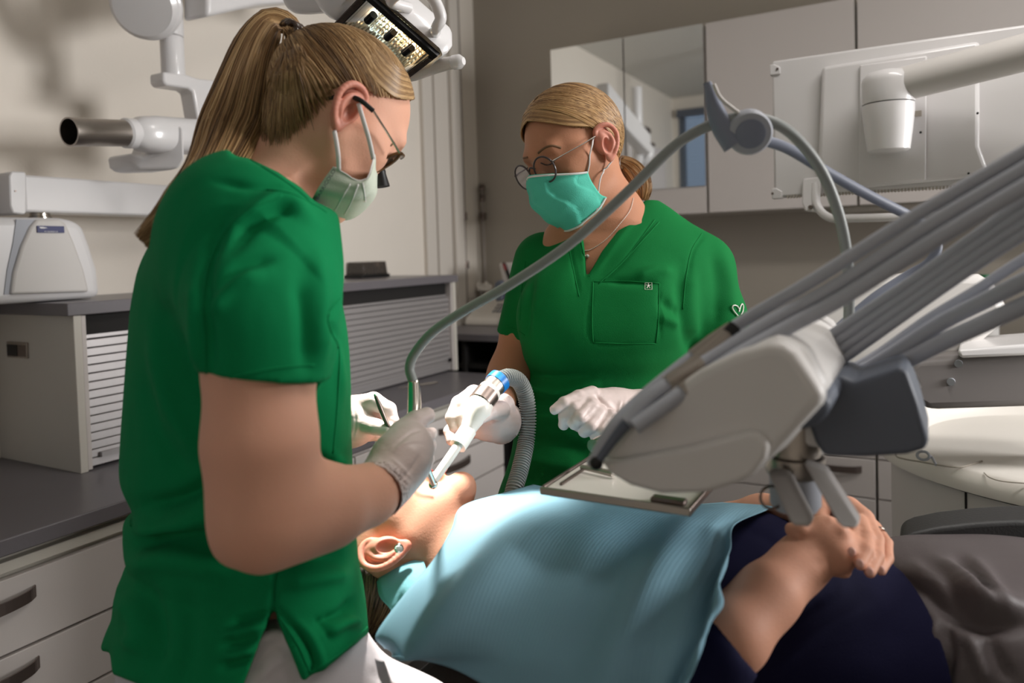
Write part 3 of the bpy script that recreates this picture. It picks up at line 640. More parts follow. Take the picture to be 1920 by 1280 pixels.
# raised splash wall at the back of the top
vs = []; fs = []; n = 30
for k in range(n+1):
    a = PI*(1.03-1.06*k/n); ca, sa = math.cos(a), math.sin(a)
    for (r, z) in [(RC-.10, .935), (RC-.085, .95), (RC-.07, .985), (RC-.055, 1.0), (RC-.015, 1.0), (RC-.002, .99), (RC, .93)]:
        f_ = min(1, 4*math.sin(PI*k/n)); vs.append((cc.x+r*ca, cc.y+r*.78*sa, .93+(z-.93)*f_))
fs = [(i*7+j, i*7+j+1, (i+1)*7+j+1, (i+1)*7+j) for i in range(n) for j in range(6)]
MB().add(vs, fs).build('splash_wall', 'key_white', t, smooth=50)
zt_ = .9375
def oz(px, py, z=zt_): return on(px, py, 2, z)
tr = MB().tube(spline([oz(1679, 848), oz(1682, 856), oz(1700, 861), oz(1730, 866), oz(1770, 873), oz(1800, 875), oz(1825, 869), oz(1841, 864)], 5), .0018, 6).build('lid_seam', 'wall_grey', t)
MB().tube(spline([oz(1845, 886), oz(1856, 895), oz(1880, 902), oz(1925, 906)], 5), .0012, 6).build('bowl_seam', 'wall_grey', t)
t = empty('lid_key', oz(1735, 868), 'small grey ring-headed key lying on the white cuspidor', 'key')
k0 = oz(1731, 861)+Vector((0, 0, .008)); rg = [k0+Vector((.011*math.cos(2*PI*i/20), .003*math.sin(2*PI*i/20), .008*math.sin(2*PI*i/20))) for i in range(20)]
MB().tube(rg, .0028, 8, closed=True).build('ring_head', 'hose_grey', t)
MB().tube(spline([k0+Vector((.010, 0, .002)), oz(1748, 862)+Vector((0, 0, .004)), oz(1755, 871)], 5), .0028, 8).build('shank', 'hose_grey', t)
# ------------------------------------------------------------------ chair with support arm
t = empty('assistant_unit', (.1, 1.6, 0), 'grey-white assistant instrument unit behind the bundle of hoses', 'dental unit')
def PP(l, d): return [P(x, y, d) for x, y in l]
sdv = Vector((.05, .9, 0)).normalized()
MB().prism(PP([(1470, 660), (1500, 590), (1560, 545), (1597, 522), (1700, 512), (1834, 515), (1862, 532), (1886, 575), (1892, 598), (1840, 640), (1820, 668), (1700, 690), (1560, 700)], 1.5), sdv*.06).build('holder_panel', 'soft_white', t, bevel=.018, bseg=3)
MB().prism(PP([(1690, 700), (1720, 672), (1800, 668), (1990, 648), (1990, 762), (1740, 770), (1705, 750)], 1.42), sdv*.16).build('support_beam', 'beam_grey', t, bevel=.015, bseg=3)
MB().prism(PP([(1795, 655), (1990, 640), (1990, 664), (1800, 672)], 1.40), sdv*.2).build('beam_shelf', 'white_plastic', t, bevel=.006, bseg=3)
b_ = P(1960, 710, 1.45); MB().cyl((b_.x+.05, b_.y+.05, .95), (b_.x+.05, b_.y+.05, b_.z-.02), .05).build('support_post', 'soft_white', t)
for (px, py) in ((1797, 682), (1783, 716)): c = P(px, py, 1.415); MB().cyl(c, c+sdv*.01, .007, n=14).build('screw_cap', 'hose_grey', t)
# ------------------------------------------------------------------ instrument delivery unit (foreground)
def oy(px, py, y): return on(px, py, 1, y)
YU = .62
t = empty('instrument_unit', (-.15, .74, 1.16), 'grey-white foreground dental unit with a slanted instrument holder', 'dental unit')
side = [(1124, 862), (1140, 832), (1180, 792), (1240, 742), (1310, 694), (1380, 660), (1440, 642), (1468, 644), (1492, 660), (1520, 700), (1549, 742), (1540, 762), (1460, 846), (1430, 878), (1380, 905), (1320, 922), (1240, 924), (1180, 908), (1140, 884)]
hump = [(1240, 742), (1310, 694), (1380, 655), (1440, 634), (1475, 636), (1505, 665), (1549, 742), (1460, 846), (1380, 905), (1240, 924), (1160, 880)]
sp_ = [oy(x, y, YU) for x, y in side]
MB().prism(sp_, (0, .03, 0)).build('side_cover', 'unit_white', t, bevel=.009, bseg=4)
q = [oy(x, y, YU+.033) for x, y in hump]
MB().prism([Vector((p.x*1.0+.004, p.y, p.z+.001)) for p in q], (0, .21, 0)).build('housing', 'unit_white', t, bevel=.016, bseg=4)
sp2 = [Vector((p.x, YU+.247, p.z)) for p in sp_]
MB().prism(sp2, (0, .03, 0)).build('side_cover', 'unit_white', t, bevel=.009, bseg=4)
lip = [(1122, 862), (1160, 862), (1300, 836), (1405, 808), (1428, 814), (1442, 836), (1436, 862), (1412, 893), (1380, 908), (1320, 925), (1240, 927), (1180, 911), (1142, 888)]
MB().prism([oy(x, y, YU-.008) for x, y in lip], (0, .012, 0)).build('lower_lip', 'unit_white', t, bevel=.005, bseg=4)
# neck and pivot beneath
c = P(1490, 850, .73)
MB().lathe((c.x, c.y, c.z-.02), (0, 0, 1), [(.026, 0), (.028, .004), (.028, .018), (.024, .02), (.024, .06)], 28).build('pivot_ring', 'brushed_steel', t)
MB().lathe((c.x, c.y, c.z-.055), (0, 0, 1), [(.02, 0), (.024, .006), (.024, .034)], 28).build('pivot_cap', 'hose_grey', t)
MB().box(c.x-.028, c.x+.030, c.y-.02, c.y+.06, c.z+.012, c.z+.036).build('pivot_block', 'unit_white', t, bevel=.006)
# two flat lever handles
for pts, d0, d1 in (([(1436, 884), (1478, 886), (1527, 982), (1514, 990), (1490, 988), (1480, 980)], .70, .66), ([(1506, 868), (1548, 882), (1612, 980), (1606, 990), (1582, 990), (1570, 980)], .69, .65)):
    q = [P(x, y, d0+(d1-d0)*(y-870)/120) for x, y in pts]
    MB().prism(q, (0, .018, 0)).build('lever_handle', 'lever_grey', t, bevel=.005, bseg=3)
# dark pedal-shaped rear housing
YD = .735
q = [oy(x, y, YD) for x, y in [(1532, 740), (1545, 712), (1580, 704), (1600, 716), (1690, 686), (1702, 700), (1722, 756), (1741, 826), (1736, 843), (1700, 853), (1620, 858), (1545, 856), (1528, 830), (1514, 790)]]
MB().prism(q, (0, .10, 0)).build('rear_housing', 'dark_plastic', t, bevel=.010, bseg=4)
q = [oy(x, y, YD+.11) for x, y in [(1520, 742), (1552, 700), (1582, 696), (1590, 730), (1560, 800), (1520, 790)]]
MB().prism(q, (0, .06, 0)).build('hose_manifold', 'dark_plastic', t, bevel=.008, bseg=3)
q = [oy(x, y, YU+.02) for x, y in [(1500, 742), (1549, 738), (1560, 770), (1530, 800), (1490, 810)]]
MB().prism(q, (0, .2, 0)).build('rear_joint', 'dark_plastic', t, bevel=.006)
# unit arm going off to the right
a = Vector((c.x+.02, c.y+.05, c.z+.01)); b = P(2150, 900, .95)
MB().tube([Vector((c.x, c.y+.02, c.z-.01)), Vector((c.x+.03, c.y+.06, c.z+.03)), Vector((c.x+.10, c.y+.09, c.z+.07))], .016, 16).build('support_arm', 'soft_white', t)
# tray
ZT_ = 1.118
t = empty('instrument_tray', (-.29, .8, ZT_), 'white rectangular tray with steel rims under the foreground dental unit', 'tray')
y0_, y1_ = oz(1150, 936, ZT_).y, 1.06
x0_, x1_ = oz(1008, 918, ZT_).x, oz(1296, 955, ZT_).x
MB().box(x0_+.004, x1_-.004, y0_+.004, y1_, ZT_-.006, ZT_).build('tray_plate', 'key_white', t, bevel=.002)
MB().box(x0_, x1_, y0_, y0_+.005, ZT_-.007, ZT_+.002).build('front_rim', 'brushed_steel', t, bevel=.0015)
MB().box(x0_, x0_+.004, y0_+.0055, y1_, ZT_-.007, ZT_+.002).build('side_rim', 'pewter', t, bevel=.0015)
MB().box(x1_-.004, x1_, y0_+.0055, y1_, ZT_-.007, ZT_+.002).build('side_rim', 'pewter', t, bevel=.0015)
MB().box(x0_+.016, x0_+.019, y0_+.02, y1_-.06, ZT_+.0003, ZT_+.003).build('clip_bar', 'pewter', t)
MB().box(x1_-.045, x1_-.008, y0_+.006, y0_+.02, ZT_+.0003, ZT_+.006).build('corner_clip', 'pewter', t, bevel=.002)
a = oz(1090, 875, ZT_+.006); b = oz(1150, 888, ZT_+.006)
t = empty('steel_tips', (a+b)/2, 'two small steel instrument tips lying on the white tray', 'instrument')
MB().tube([a, b], [.003, .004], 10).build('tip', 'brushed_steel', t)
a2 = oz(1112, 836, ZT_+.010); b2 = oz(1140, 822, ZT_+.010); MB().tube([a2, b2], [.009, .009], 16).build('tip', 'steel', t)
# ------------------------------------------------------------------ hoses
def hose(name, pts, r, lab, m='hose_grey', n=14, cat='hose', group='grey hoses of the foreground dental unit'):
    p = [P(*q) for q in pts]; b = p[0]; dv = (p[-1]-p[-2]).normalized(); e_ = p[-1]
    p += [e_+dv*.15, e_+dv*.30]
    t = empty(name, b, lab, cat, group)
    MB().tube(spline(p, 8), r, n).build('tube', m, t); return t, p
# upper bundle lying over the unit, with instruments at the lower end
def instr(pts, r, lab, steel_from, steel_to, dark=True):
    t, p = hose('instrument_hose', pts, r, lab); s = spline(p, 8); a, b = s[steel_from], s[steel_to]
    MB().tube(s[steel_from:steel_to+1], [r*1.15, r*1.25, r*1.15], 16).build('coupler', 'brushed_steel', t)
    return t, p
instr([(1110, 874, .66), (1150, 800, .66), (1205, 745, .67), (1300, 668, .68), (1400, 598, .68), (1520, 528, .66), (1720, 402, .63), (1940, 274, .60), (2150, 150, .57)], .0060, 'grey instrument hose, topmost of the upper bundle over the unit, curling to the tray', 24, 30)
instr([(1175, 792, .645), (1230, 735, .65), (1330, 672, .66), (1450, 600, .66), (1560, 540, .65), (1740, 424, .62), (1945, 303, .59), (2150, 182, .56)], .0064, 'grey instrument hose, middle one of the upper bundle over the unit', 10, 15)
instr([(1190, 800, .635), (1280, 736, .64), (1380, 668, .65), (1480, 612, .65), (1580, 558, .64), (1760, 446, .61), (1950, 334, .58), (2150, 220, .55)], .0068, 'grey instrument hose, lowest of the upper bundle over the unit', 8, 12)
for pts, lab in (([(1118, 868, .655), (1170, 800, .655), (1260, 716, .66), (1345, 645, .665), (1378, 612, .668)], 'dark slim instrument with steel shaft resting along the holder edge'),):
    p = [P(*q) for q in pts]; t = empty('instrument', p[0], lab, 'instrument')
    s = spline(p, 6); MB().tube(s[:13], [.004, .005, .005], 12).build('handle', 'dark_plastic', t); MB().tube(s[12:22], [.0055, .006, .0055], 14).build('shaft', 'brushed_steel', t); MB().tube(s[21:], [.006, .0065], 14).build('collar', 'black', t)
    MB().ball(p[0], .0062).build('ball_end', 'black', t)
# second bundle: four hoses
for k, lab in enumerate(['topmost of the four packed hoses', 'second from the top of the four packed hoses', 'third from the top of the four packed hoses', 'lowest and darkest of the four packed hoses']):
    o_ = k*17
    hose('bundle_hose', [(1500, 668+o_*1.15, .78), (1540, 640+o_*1.2, .77), (1620, 586+o_*1.15, .75), (1720, 520+o_*1.05, .72), (1820, 448+o_*1.1, .69), (1930, 372+o_*1.2, .66), (2150, 235+o_*1.4, .60)], .0053, 'grey hose, '+lab)
hose('bundle_hose', [(1568, 706, .80), (1640, 668, .78), (1740, 598, .75), (1830, 544, .72), (1930, 480, .69), (2100, 385, .64)], .0052, 'grey hose, single one just below the four packed hoses')
hose('bundle_hose', [(1585, 715, .77), (1660, 672, .75), (1760, 608, .72), (1850, 562, .69), (1930, 522, .66), (2100, 440, .62)], .0078, 'thick grey hose, second from the bottom at the right edge')
hose('bundle_hose', [(1590, 722, .76), (1680, 684, .74), (1770, 640, .71), (1850, 604, .68), (1935, 566, .66), (2100, 492, .62)], .0082, 'thick grey hose, lowest one at the right edge')
# slender flat balance bar and the hub
t = empty('hose_guide', P(1590, 600, .9), 'blue-grey balance arm with round hub and curved spike guiding the handpiece hose', 'hose guide')
hub = P(1404, 247, .80); vd = (hub-Vector(ORG)).normalized(); ax = (vd*.9+Vector(UW)*.15-Vector(RW)*.12).normalized()
MB().lathe(hub, ax, [(.014, -.013), (.0215, -.012), (.0235, -.009), (.0235, .009), (.0215, .012), (.01, .013)], 40).build('hub', 'hose_grey', t)
MB().lathe(hub, ax, [(.0145, -.0150), (.0155, -.0146), (.0155, -.011)], 36).build('hub_cap', 'blue_grey', t)
horn = spline([P(1326, 155, .80), P(1332, 175, .80), P(1340, 205, .80), P(1356, 240, .80), P(1378, 272, .80)], 6)
MB().tube(horn, [.0042, .0062, .0095, .012, .013], 14, flat=(ax, .7)).build('spike', 'blue_grey', t)
MB().tube(spline([P(1338, 158, .79), P(1352, 185, .79), P(1385, 212, .79)], 6), .0022, 8).build('spike_rib', 'soft_white', t)
bar = spline([P(1430, 262, .82), P(1480, 280, .83), P(1560, 328, .85), P(1640, 372, .87), P(1715, 410, .89), P(1746, 432, .90), P(1758, 462, .90), P(1740, 494, .90), P(1700, 518, .90), P(1640, 558, .89), P(1590, 600, .88), P(1545, 640, .86)], 6)
MB().tube(bar, .0062, 10, flat=(Vector(FW), .55)).build('balance_bar', 'blue_grey', t)
# handpiece with its hose
t = empty('handpiece', P(776, 778, .90), 'steel dental handpiece on a long grey-green hose, held in the dentist\'s right hand', 'handpiece')
hp_ = [(775, 716, .912), (768, 690, .915), (778, 662, .915), (812, 622, .91), (868, 584, .90), (960, 531, .885), (1070, 456, .865), (1170, 366, .845), (1255, 282, .83), (1300, 250, .822), (1340, 232, .812), (1380, 222, .795), (1440, 226, .79), (1490, 256, .80), (1540, 320, .815), (1572, 400, .83), (1588, 480, .845), (1592, 560, .86), (1590, 640, .87)]
MB().tube(spline([P(*q) for q in hp_], 6), .0060, 16).build('hose', 'hose_green_grey', t)
a, b, c_ = P(775, 712, .912), P(777, 735, .91), P(777, 800, .885)
MB().tube(spline([P(775, 714, .912), P(776, 722, .911), P(777, 760, .90), P(776, 800, .885), P(790, 850, .90), P(812, 905, .95)], 5), [.0066, .0072, .0082, .0075, .005, .004], 20).build('body', 'steel', t)
MB().ball(P(812, 908, .955), .006).build('head', 'steel', t)
# suction hose and tip
t = empty('suction_handpiece', P(870, 830, 1.1), 'white suction tip on a steel connector with blue ring and corrugated grey hose', 'suction tube')
a, b = P(812, 902, 1.008), P(868, 822, 1.048)
MB().tube([a, b], [.0065, .0068], 18).build('suction_tip', 'key_white', t)
b2, b3 = P(858, 836, 1.043), P(878, 806, 1.063)
MB().tube([b2, b3], [.0125, .0125], 20).build('tip_collar', 'key_white', t)
MB().tube(spline([P(874, 812, 1.058), P(884, 792, 1.068), P(896, 768, 1.078), P(904, 752, 1.088)], 4), [.0095, .014, .0195, .018], 22).build('tip_adapter', 'key_white', t)
MB().tube([P(900, 756, 1.083), P(914, 738, 1.098)], .0185, 24).build('rear_grip', 'pewter', t)
MB().tube([P(912, 741, 1.096), P(919, 732, 1.103)], .0175, 24).build('white_collar', 'key_white', t)
MB().tube([P(918, 733, 1.102), P(930, 719, 1.113)], .0165, 24).build('connector', 'brushed_steel', t)
mat('blue_ring', srgb(20, 120, 200), .35)
MB().tube([P(928, 721, 1.112), P(937, 712, 1.120)], .018, 24).build('blue_ring', 'blue_ring', t)
hs_ = spline([P(933, 716, 1.118), P(952, 707, 1.138), P(972, 714, 1.158), P(985, 740, 1.168), P(990, 780, 1.168), P(986, 830, 1.158), P(975, 880, 1.128), P(962, 925, 1.098), P(950, 990, 1.078), P(960, 1100, 1.098)], 24)
# resample for even corrugation
acc = [0]
for i in range(1, len(hs_)): acc.append(acc[-1]+(hs_[i]-hs_[i-1]).length)
N_ = int(acc[-1]/.0011); tt = np.linspace(0, acc[-1], N_)
pa = np.array([list(p) for p in hs_]); ps = np.stack([np.interp(tt, acc, pa[:, k]) for k in range(3)], 1)
MB().tube(ps, [.0118+.0016*(1 if (i//2) % 2 else -.6) for i in range(N_)], 18).build('corrugated_hose', 'hose_green_grey', t, smooth=0)
# clear ring hanging by the lever
c = P(1447, 932, .72); t = empty('clear_ring', c, 'small clear plastic ring hanging beside the left lever handle', 'ring')
MB().tube([c+Vector(RW)*(.011*math.cos(2*PI*i/28))+Vector(UW)*(.011*math.sin(2*PI*i/28)) for i in range(28)], .0014, 8, closed=True).build('loop', 'smoke_plastic', t)
# ------------------------------------------------------------------ patient chair
t = empty('dental_chair', (-.2, .9, 0), 'dental chair with black armrest and backrest under the reclining patient', 'chair')
q = [P(x, y, 1.0) for x, y in [(1684, 1026), (1690, 1008), (1712, 998), (1760, 988), (1830, 980), (1900, 976), (2060, 976), (2060, 1010), (1920, 1014), (1850, 1020), (1780, 1036), (1720, 1044), (1692, 1042)]]
MB().prism(q, (0, .07, 0)).build('armrest', 'black_leather', t, bevel=.012, bseg=4)
MB().box(-.62, .9, .74, 1.04, .76, .83).build('seat_back', 'black_leather', t, bevel=.03, bseg=4)
MB().box(-.50, .8, .80, 1.00, .62, .76).build('frame', 'soft_white', t, bevel=.02, bseg=3)
MB().cyl((.2, .92, .06), (.2, .92, .63), .11).build('column', 'soft_white', t)
MB().box(-.2, .8, .72, 1.04, .0, .06).build('base', 'soft_white', t, bevel=.02)
hr = P(735, 1150, 1.06)
hb_ = MB().prism([P(x, y, 1.0) for x, y in [(655, 1090), (720, 1112), (800, 1140), (800, 1190), (730, 1190), (670, 1160)]], (0, .2, 0)).build('headrest', 'black_leather', t, bevel=.018, bseg=4)
MB().cyl(P(690, 1170, 1.1), (-.45, .92, .84), .02).build('headrest_stem', 'brushed_steel', t)
# ------------------------------------------------------------------ signed-distance modelling for bodies, hands and cloth
def pxr(r, d): return r*d/FPX
def nrm(v): v = np.asarray(v, float); return v/np.linalg.norm(v)
class Sdf:                                    # grid in camera-parallel axes (right, up, back), metres
    def __init__(s, lo, hi, h):
        s.h = h; s.lo = np.array(lo, float); n = np.ceil((np.array(hi)-s.lo)/h).astype(int)+1
        s.n = n; s.ax = [(s.lo[i]+h*np.arange(n[i])).astype(np.float32) for i in range(3)]
        s.f = np.full(n, .15, np.float32)
    def win(s, lo, hi):
        a = np.clip(np.floor((np.array(lo)-s.lo)/s.h).astype(int), 0, s.n-1); b = np.clip(np.ceil((np.array(hi)-s.lo)/s.h).astype(int)+1, 1, s.n)
        if (b <= a).any(): return None
        return tuple(slice(a[i], b[i]) for i in range(3)), (s.ax[0][a[0]:b[0], None, None], s.ax[1][None, a[1]:b[1], None], s.ax[2][None, None, a[2]:b[2]])
    def put(s, fn, lo, hi, k=.01, op='u'):
        w = s.win(np.array(lo)-k-2*s.h, np.array(hi)+k+2*s.h)
        if w is None: return s
        sl, (X, Y, Z) = w; d = fn(X, Y, Z); f = s.f[sl]
        if op == 'u': h = np.maximum(k-np.abs(f-d), 0)/max(k, 1e-6); s.f[sl] = np.minimum(f, d)-h*h*k*.25
        elif op == 's': d = -d; h = np.maximum(k-np.abs(f-d), 0)/max(k, 1e-6); s.f[sl] = np.maximum(f, d)+h*h*k*.25
        elif op == 'i': h = np.maximum(k-np.abs(f-d), 0)/max(k, 1e-6); s.f[sl] = np.maximum(f, d)+h*h*k*.25
        return s
    def cap(s, a, b, ra, rb=None, k=.01, op='u', flat=None, cut=None):
        a = np.asarray(a, float); b = np.asarray(b, float); rb = ra if rb is None else rb; ba = b-a; L2 = max(ba@ba, 1e-12); m = max(ra, rb)
        if flat is not None: fn_, fs_ = nrm(flat[0]), flat[1]; m *= max(1, fs_)
        def fn(X, Y, Z):
            x, y, z = X-a[0], Y-a[1], Z-a[2]; t = np.clip((x*ba[0]+y*ba[1]+z*ba[2])/L2, 0, 1)
            x = x-t*ba[0]; y = y-t*ba[1]; z = z-t*ba[2]
            if flat is not None:
                q = (x*fn_[0]+y*fn_[1]+z*fn_[2])*(1/fs_-1); x = x+q*fn_[0]; y = y+q*fn_[1]; z = z+q*fn_[2]
            d = np.sqrt(x*x+y*y+z*z)-(ra+(rb-ra)*t)
            if cut is not None:
                c, n = cut; n = nrm(n); d = np.maximum(d, (X-c[0])*n[0]+(Y-c[1])*n[1]+(Z-c[2])*n[2])
            return d
        return s.put(fn, np.minimum(a, b)-m, np.maximum(a, b)+m, k, op)
    def ell(s, c, r, R=None, k=.01, op='u'):
        c = np.asarray(c, float); r = np.asarray(r, float); R = np.eye(3) if R is None else np.asarray(R); m = r.max()
        def fn(X, Y, Z):
            x, y, z = X-c[0], Y-c[1], Z-c[2]
            u = [x*R[0, i]+y*R[1, i]+z*R[2, i] for i in range(3)]
            k0 = np.sqrt(sum((u[i]/r[i])**2 for i in range(3))); k1 = np.sqrt(sum((u[i]/r[i]**2)**2 for i in range(3)))+1e-9
            return k0*(k0-1)/k1
        return s.put(fn, c-m, c+m, k, op)
    def chain(s, pts, k=.006, kk=None, op='u', shrink=0, **kw):         # pts: (px, py, depth, radius px)
        q = [L(*p[:3]) for p in pts]; r = [pxr(p[3], p[2])-shrink for p in pts]
        for i in range(len(q)-1): s.cap(q[i], q[i+1], r[i], r[i+1], k=(kk if (kk and i == 0) else k), op=op, **kw)
        return s
    def loft(s, rows, n=2.3, k=.02, op='u', axis='y', grow=0):
        # axis y rows: (py, xl, xr, depth, half thickness); axis x rows: (px, ytop, ybot, depth, half thickness)
        R = []
        for a, l, r, d, hz in rows:
            if axis == 'y': R.append(((CY-a)/FPX*d, ((l+r)/2-CX)/FPX*d, (r-l)/2/FPX*d+grow, -d, hz+grow))
            else: R.append(((a-CX)/FPX*d, (CY-(l+r)/2)/FPX*d, (r-l)/2/FPX*d+grow, -d, hz+grow))
        R = np.array(spline([list(q)+[0] for q in R], 5) if False else _spl(np.array(R), 6)); R = R[np.argsort(R[:, 0])]
        t0, t1 = R[0, 0]-grow, R[-1, 0]+grow; cm = R[:, 1]; lo_ = (R[:, 1]-R[:, 2]).min(); hi_ = (R[:, 1]+R[:, 2]).max(); zl = (R[:, 3]-R[:, 4]).min(); zh = (R[:, 3]+R[:, 4]).max()
        def fn(X, Y, Z):
            T, A = (Y, X) if axis == 'y' else (X, Y)
            c = np.interp(T, R[:, 0], R[:, 1]).astype(np.float32); a = np.interp(T, R[:, 0], R[:, 2]).astype(np.float32); zc = np.interp(T, R[:, 0], R[:, 3]).astype(np.float32); b = np.interp(T, R[:, 0], R[:, 4]).astype(np.float32)
            g = ((np.abs(A-(c+(c/zc)*(Z-zc) if axis == 'y' else c))/a)**n+(np.abs(Z-zc)/b)**n)**(1/n)
            return np.maximum(np.maximum((g-1)*np.minimum(a, b), T-t1), t0-T)
        ex = .12 if axis == 'y' else 0; lo_ -= ex; hi_ += ex
        lo = (lo_, t0, zl) if axis == 'y' else (t0, lo_, zl); hi = (hi_, t1, zh) if axis == 'y' else (t1, hi_, zh)
        return s.put(fn, lo, hi, k, op)
    def carve_px(s, poly, k=.004):            # remove the prism above a polygon drawn at given pixels (all depths of the grid)
        poly = np.array(poly, float)
        def fn(X, Y, Z):
            D = -Z; px = CX+FPX*X/D; py = CY-FPX*Y/D
            px, py = np.broadcast_arrays(px, py); d = np.full(px.shape, 1e9, np.float32); ins = np.zeros(px.shape, bool)
            for i in range(len(poly)):
                x1, y1 = poly[i]; x2, y2 = poly[(i+1) % len(poly)]; ex, ey = x2-x1, y2-y1
                t = np.clip(((px-x1)*ex+(py-y1)*ey)/(ex*ex+ey*ey), 0, 1); d = np.minimum(d, (px-x1-t*ex)**2+(py-y1-t*ey)**2)
                c = ((y1 > py) != (y2 > py)) & (px < (x2-x1)*(py-y1)/((y2-y1) if y2 != y1 else 1e-9)+x1); ins ^= c
            return (np.where(ins, -1, 1)*np.sqrt(d)*(D/FPX)).astype(np.float32)
        return s.put(fn, s.lo, s.lo+s.h*s.n, k, 's')
    def mesh(s, smooth=1):
        f = s.f; nx, ny, nz = f.shape; ins = f < 0
        c = np.zeros((nx-1, ny-1, nz-1), np.uint8)
        for i in (0, 1):
            for j in (0, 1):
                for k in (0, 1): c += ins[i:nx-1+i, j:ny-1+j, k:nz-1+k]
        I, J, K = np.nonzero((c > 0) & (c < 8)); idx = np.full(c.shape, -1, np.int64); idx[I, J, K] = np.arange(len(I))
        acc = np.zeros((len(I), 3)); cnt = np.zeros(len(I))
        corners = [(i, j, k) for i in (0, 1) for j in (0, 1) for k in (0, 1)]
        vals = {q: f[I+q[0], J+q[1], K+q[2]] for q in corners}
        for p in corners:
            for a in range(3):
                if p[a]: continue
                q = list(p); q[a] = 1; q = tuple(q); v0, v1 = vals[p], vals[q]; m = (v0 < 0) != (v1 < 0)
                t = np.where(m, v0/np.where(v0-v1 == 0, 1, v0-v1), 0)
                pt = np.array(p, float)[None, :].repeat(len(I), 0); pt[:, a] += t; acc[m] += pt[m]; cnt[m] += 1
        V = (acc/cnt[:, None]+np.stack([I, J, K], 1))*s.h+s.lo
        F = []
        for a in range(3):
            b, e = (a+1) % 3, (a+2) % 3
            s0 = [slice(None)]*3; s1 = [slice(None)]*3; s0[a] = slice(0, -1); s1[a] = slice(1, None)
            x = ins[tuple(s0)] != ins[tuple(s1)]; g = np.array(np.nonzero(x)).T
            g = g[(g[:, b] > 0) & (g[:, e] > 0) & (g[:, b] < f.shape[b]-1) & (g[:, e] < f.shape[e]-1)]
            st = ins[tuple(g.T)]
            def at(db, de): h = g.copy(); h[:, b] -= db; h[:, e] -= de; return idx[h[:, 0], h[:, 1], h[:, 2]]
            q = np.stack([at(1, 1), at(0, 1), at(0, 0), at(1, 0)], 1); q[~st] = q[~st][:, ::-1]; F.append(q)
        F = np.concatenate(F); F = F[(F >= 0).all(1)]
        for _ in range(smooth):
            acc = np.zeros_like(V); cn = np.zeros(len(V))
            for a in range(4):
                np.add.at(acc, F[:, a], V[F[:, (a+1) % 4]]); np.add.at(acc, F[:, a], V[F[:, (a-1) % 4]]); np.add.at(cn, F[:, a], 2)
            cn[cn == 0] = 1; V = V*.5+.5*acc/cn[:, None]
        return V, F
def _spl(p, n):
    e = np.vstack([2*p[0]-p[1], p, 2*p[-1]-p[-2]]); out = []
    for i in range(len(p)-1):
        a, b, c, d = e[i:i+4]
        for k in range(n): t = k/n; out.append(.5*(2*b+(c-a)*t+(2*a-5*b+4*c-d)*t*t+(3*b-a-3*c+d)*t**3))
    out.append(p[-1]); return np.array(out)
def normals(V, F):
    n = np.cross(V[F[:, 2]]-V[F[:, 0]], V[F[:, 3]]-V[F[:, 1]]); N = np.zeros_like(V)
    for a in range(4): np.add.at(N, F[:, a], n)
    return N/np.maximum(np.linalg.norm(N, axis=1), 1e-12)[:, None]
def strokes(V, F, S, face=True, gain=1.0):              # sculpt folds: S = [(amp mm, width px, [(px,py),...]), ...]
    N = normals(V, F); D = -V[:, 2]; px = CX+FPX*V[:, 0]/D; py = CY-FPX*V[:, 1]/D; out = np.zeros(len(V)); w = np.clip(N[:, 2]*2+.3, 0, 1) if face else 1
    for amp, wd, pl in S:
        if len(pl) == 2: q = np.array(pl, float)
        else: q = _spl(np.array(pl, float), 5)
        best = np.full(len(V), 1e9); par = np.zeros(len(V))
        for i in range(len(q)-1):
            e = q[i+1]-q[i]; t = np.clip(((px-q[i, 0])*e[0]+(py-q[i, 1])*e[1])/max(e@e, 1e-9), 0, 1)
            d = (px-q[i, 0]-t*e[0])**2+(py-q[i, 1]-t*e[1])**2; m = d < best; best[m] = d[m]; par[m] = (i+t[m])/(len(q)-1)
        out += gain*amp*.001*np.exp(-best/(wd*wd))*np.clip(4*np.minimum(par+.05, 1.05-par), 0, 1)
    return V+N*(out*w)[:, None]
def waves(V, F, amp, freq, stretch=(1, 1, 1), seed=1, n=7):
    g = np.random.default_rng(seed); N = normals(V, F); o = np.zeros(len(V)); Q = V*np.array(stretch)
    wp = sum(np.sin(Q@g.normal(size=3)*freq*.35+g.uniform(0, 6))[:, None]*g.normal(size=3) for _ in range(4))*.25/freq*3
    for _ in range(n): o += np.abs(np.sin((Q+wp)@nrm(g.normal(size=3))*freq*g.uniform(.5, 1.3)+g.uniform(0, 6)))-.6
    return V+N*(o/n*amp)[:, None]
def bake(name, VF, m, parent, **kw): return link(name, VF[0]@CAM3.T+ORG, VF[1], m, parent, smooth=180, **kw)
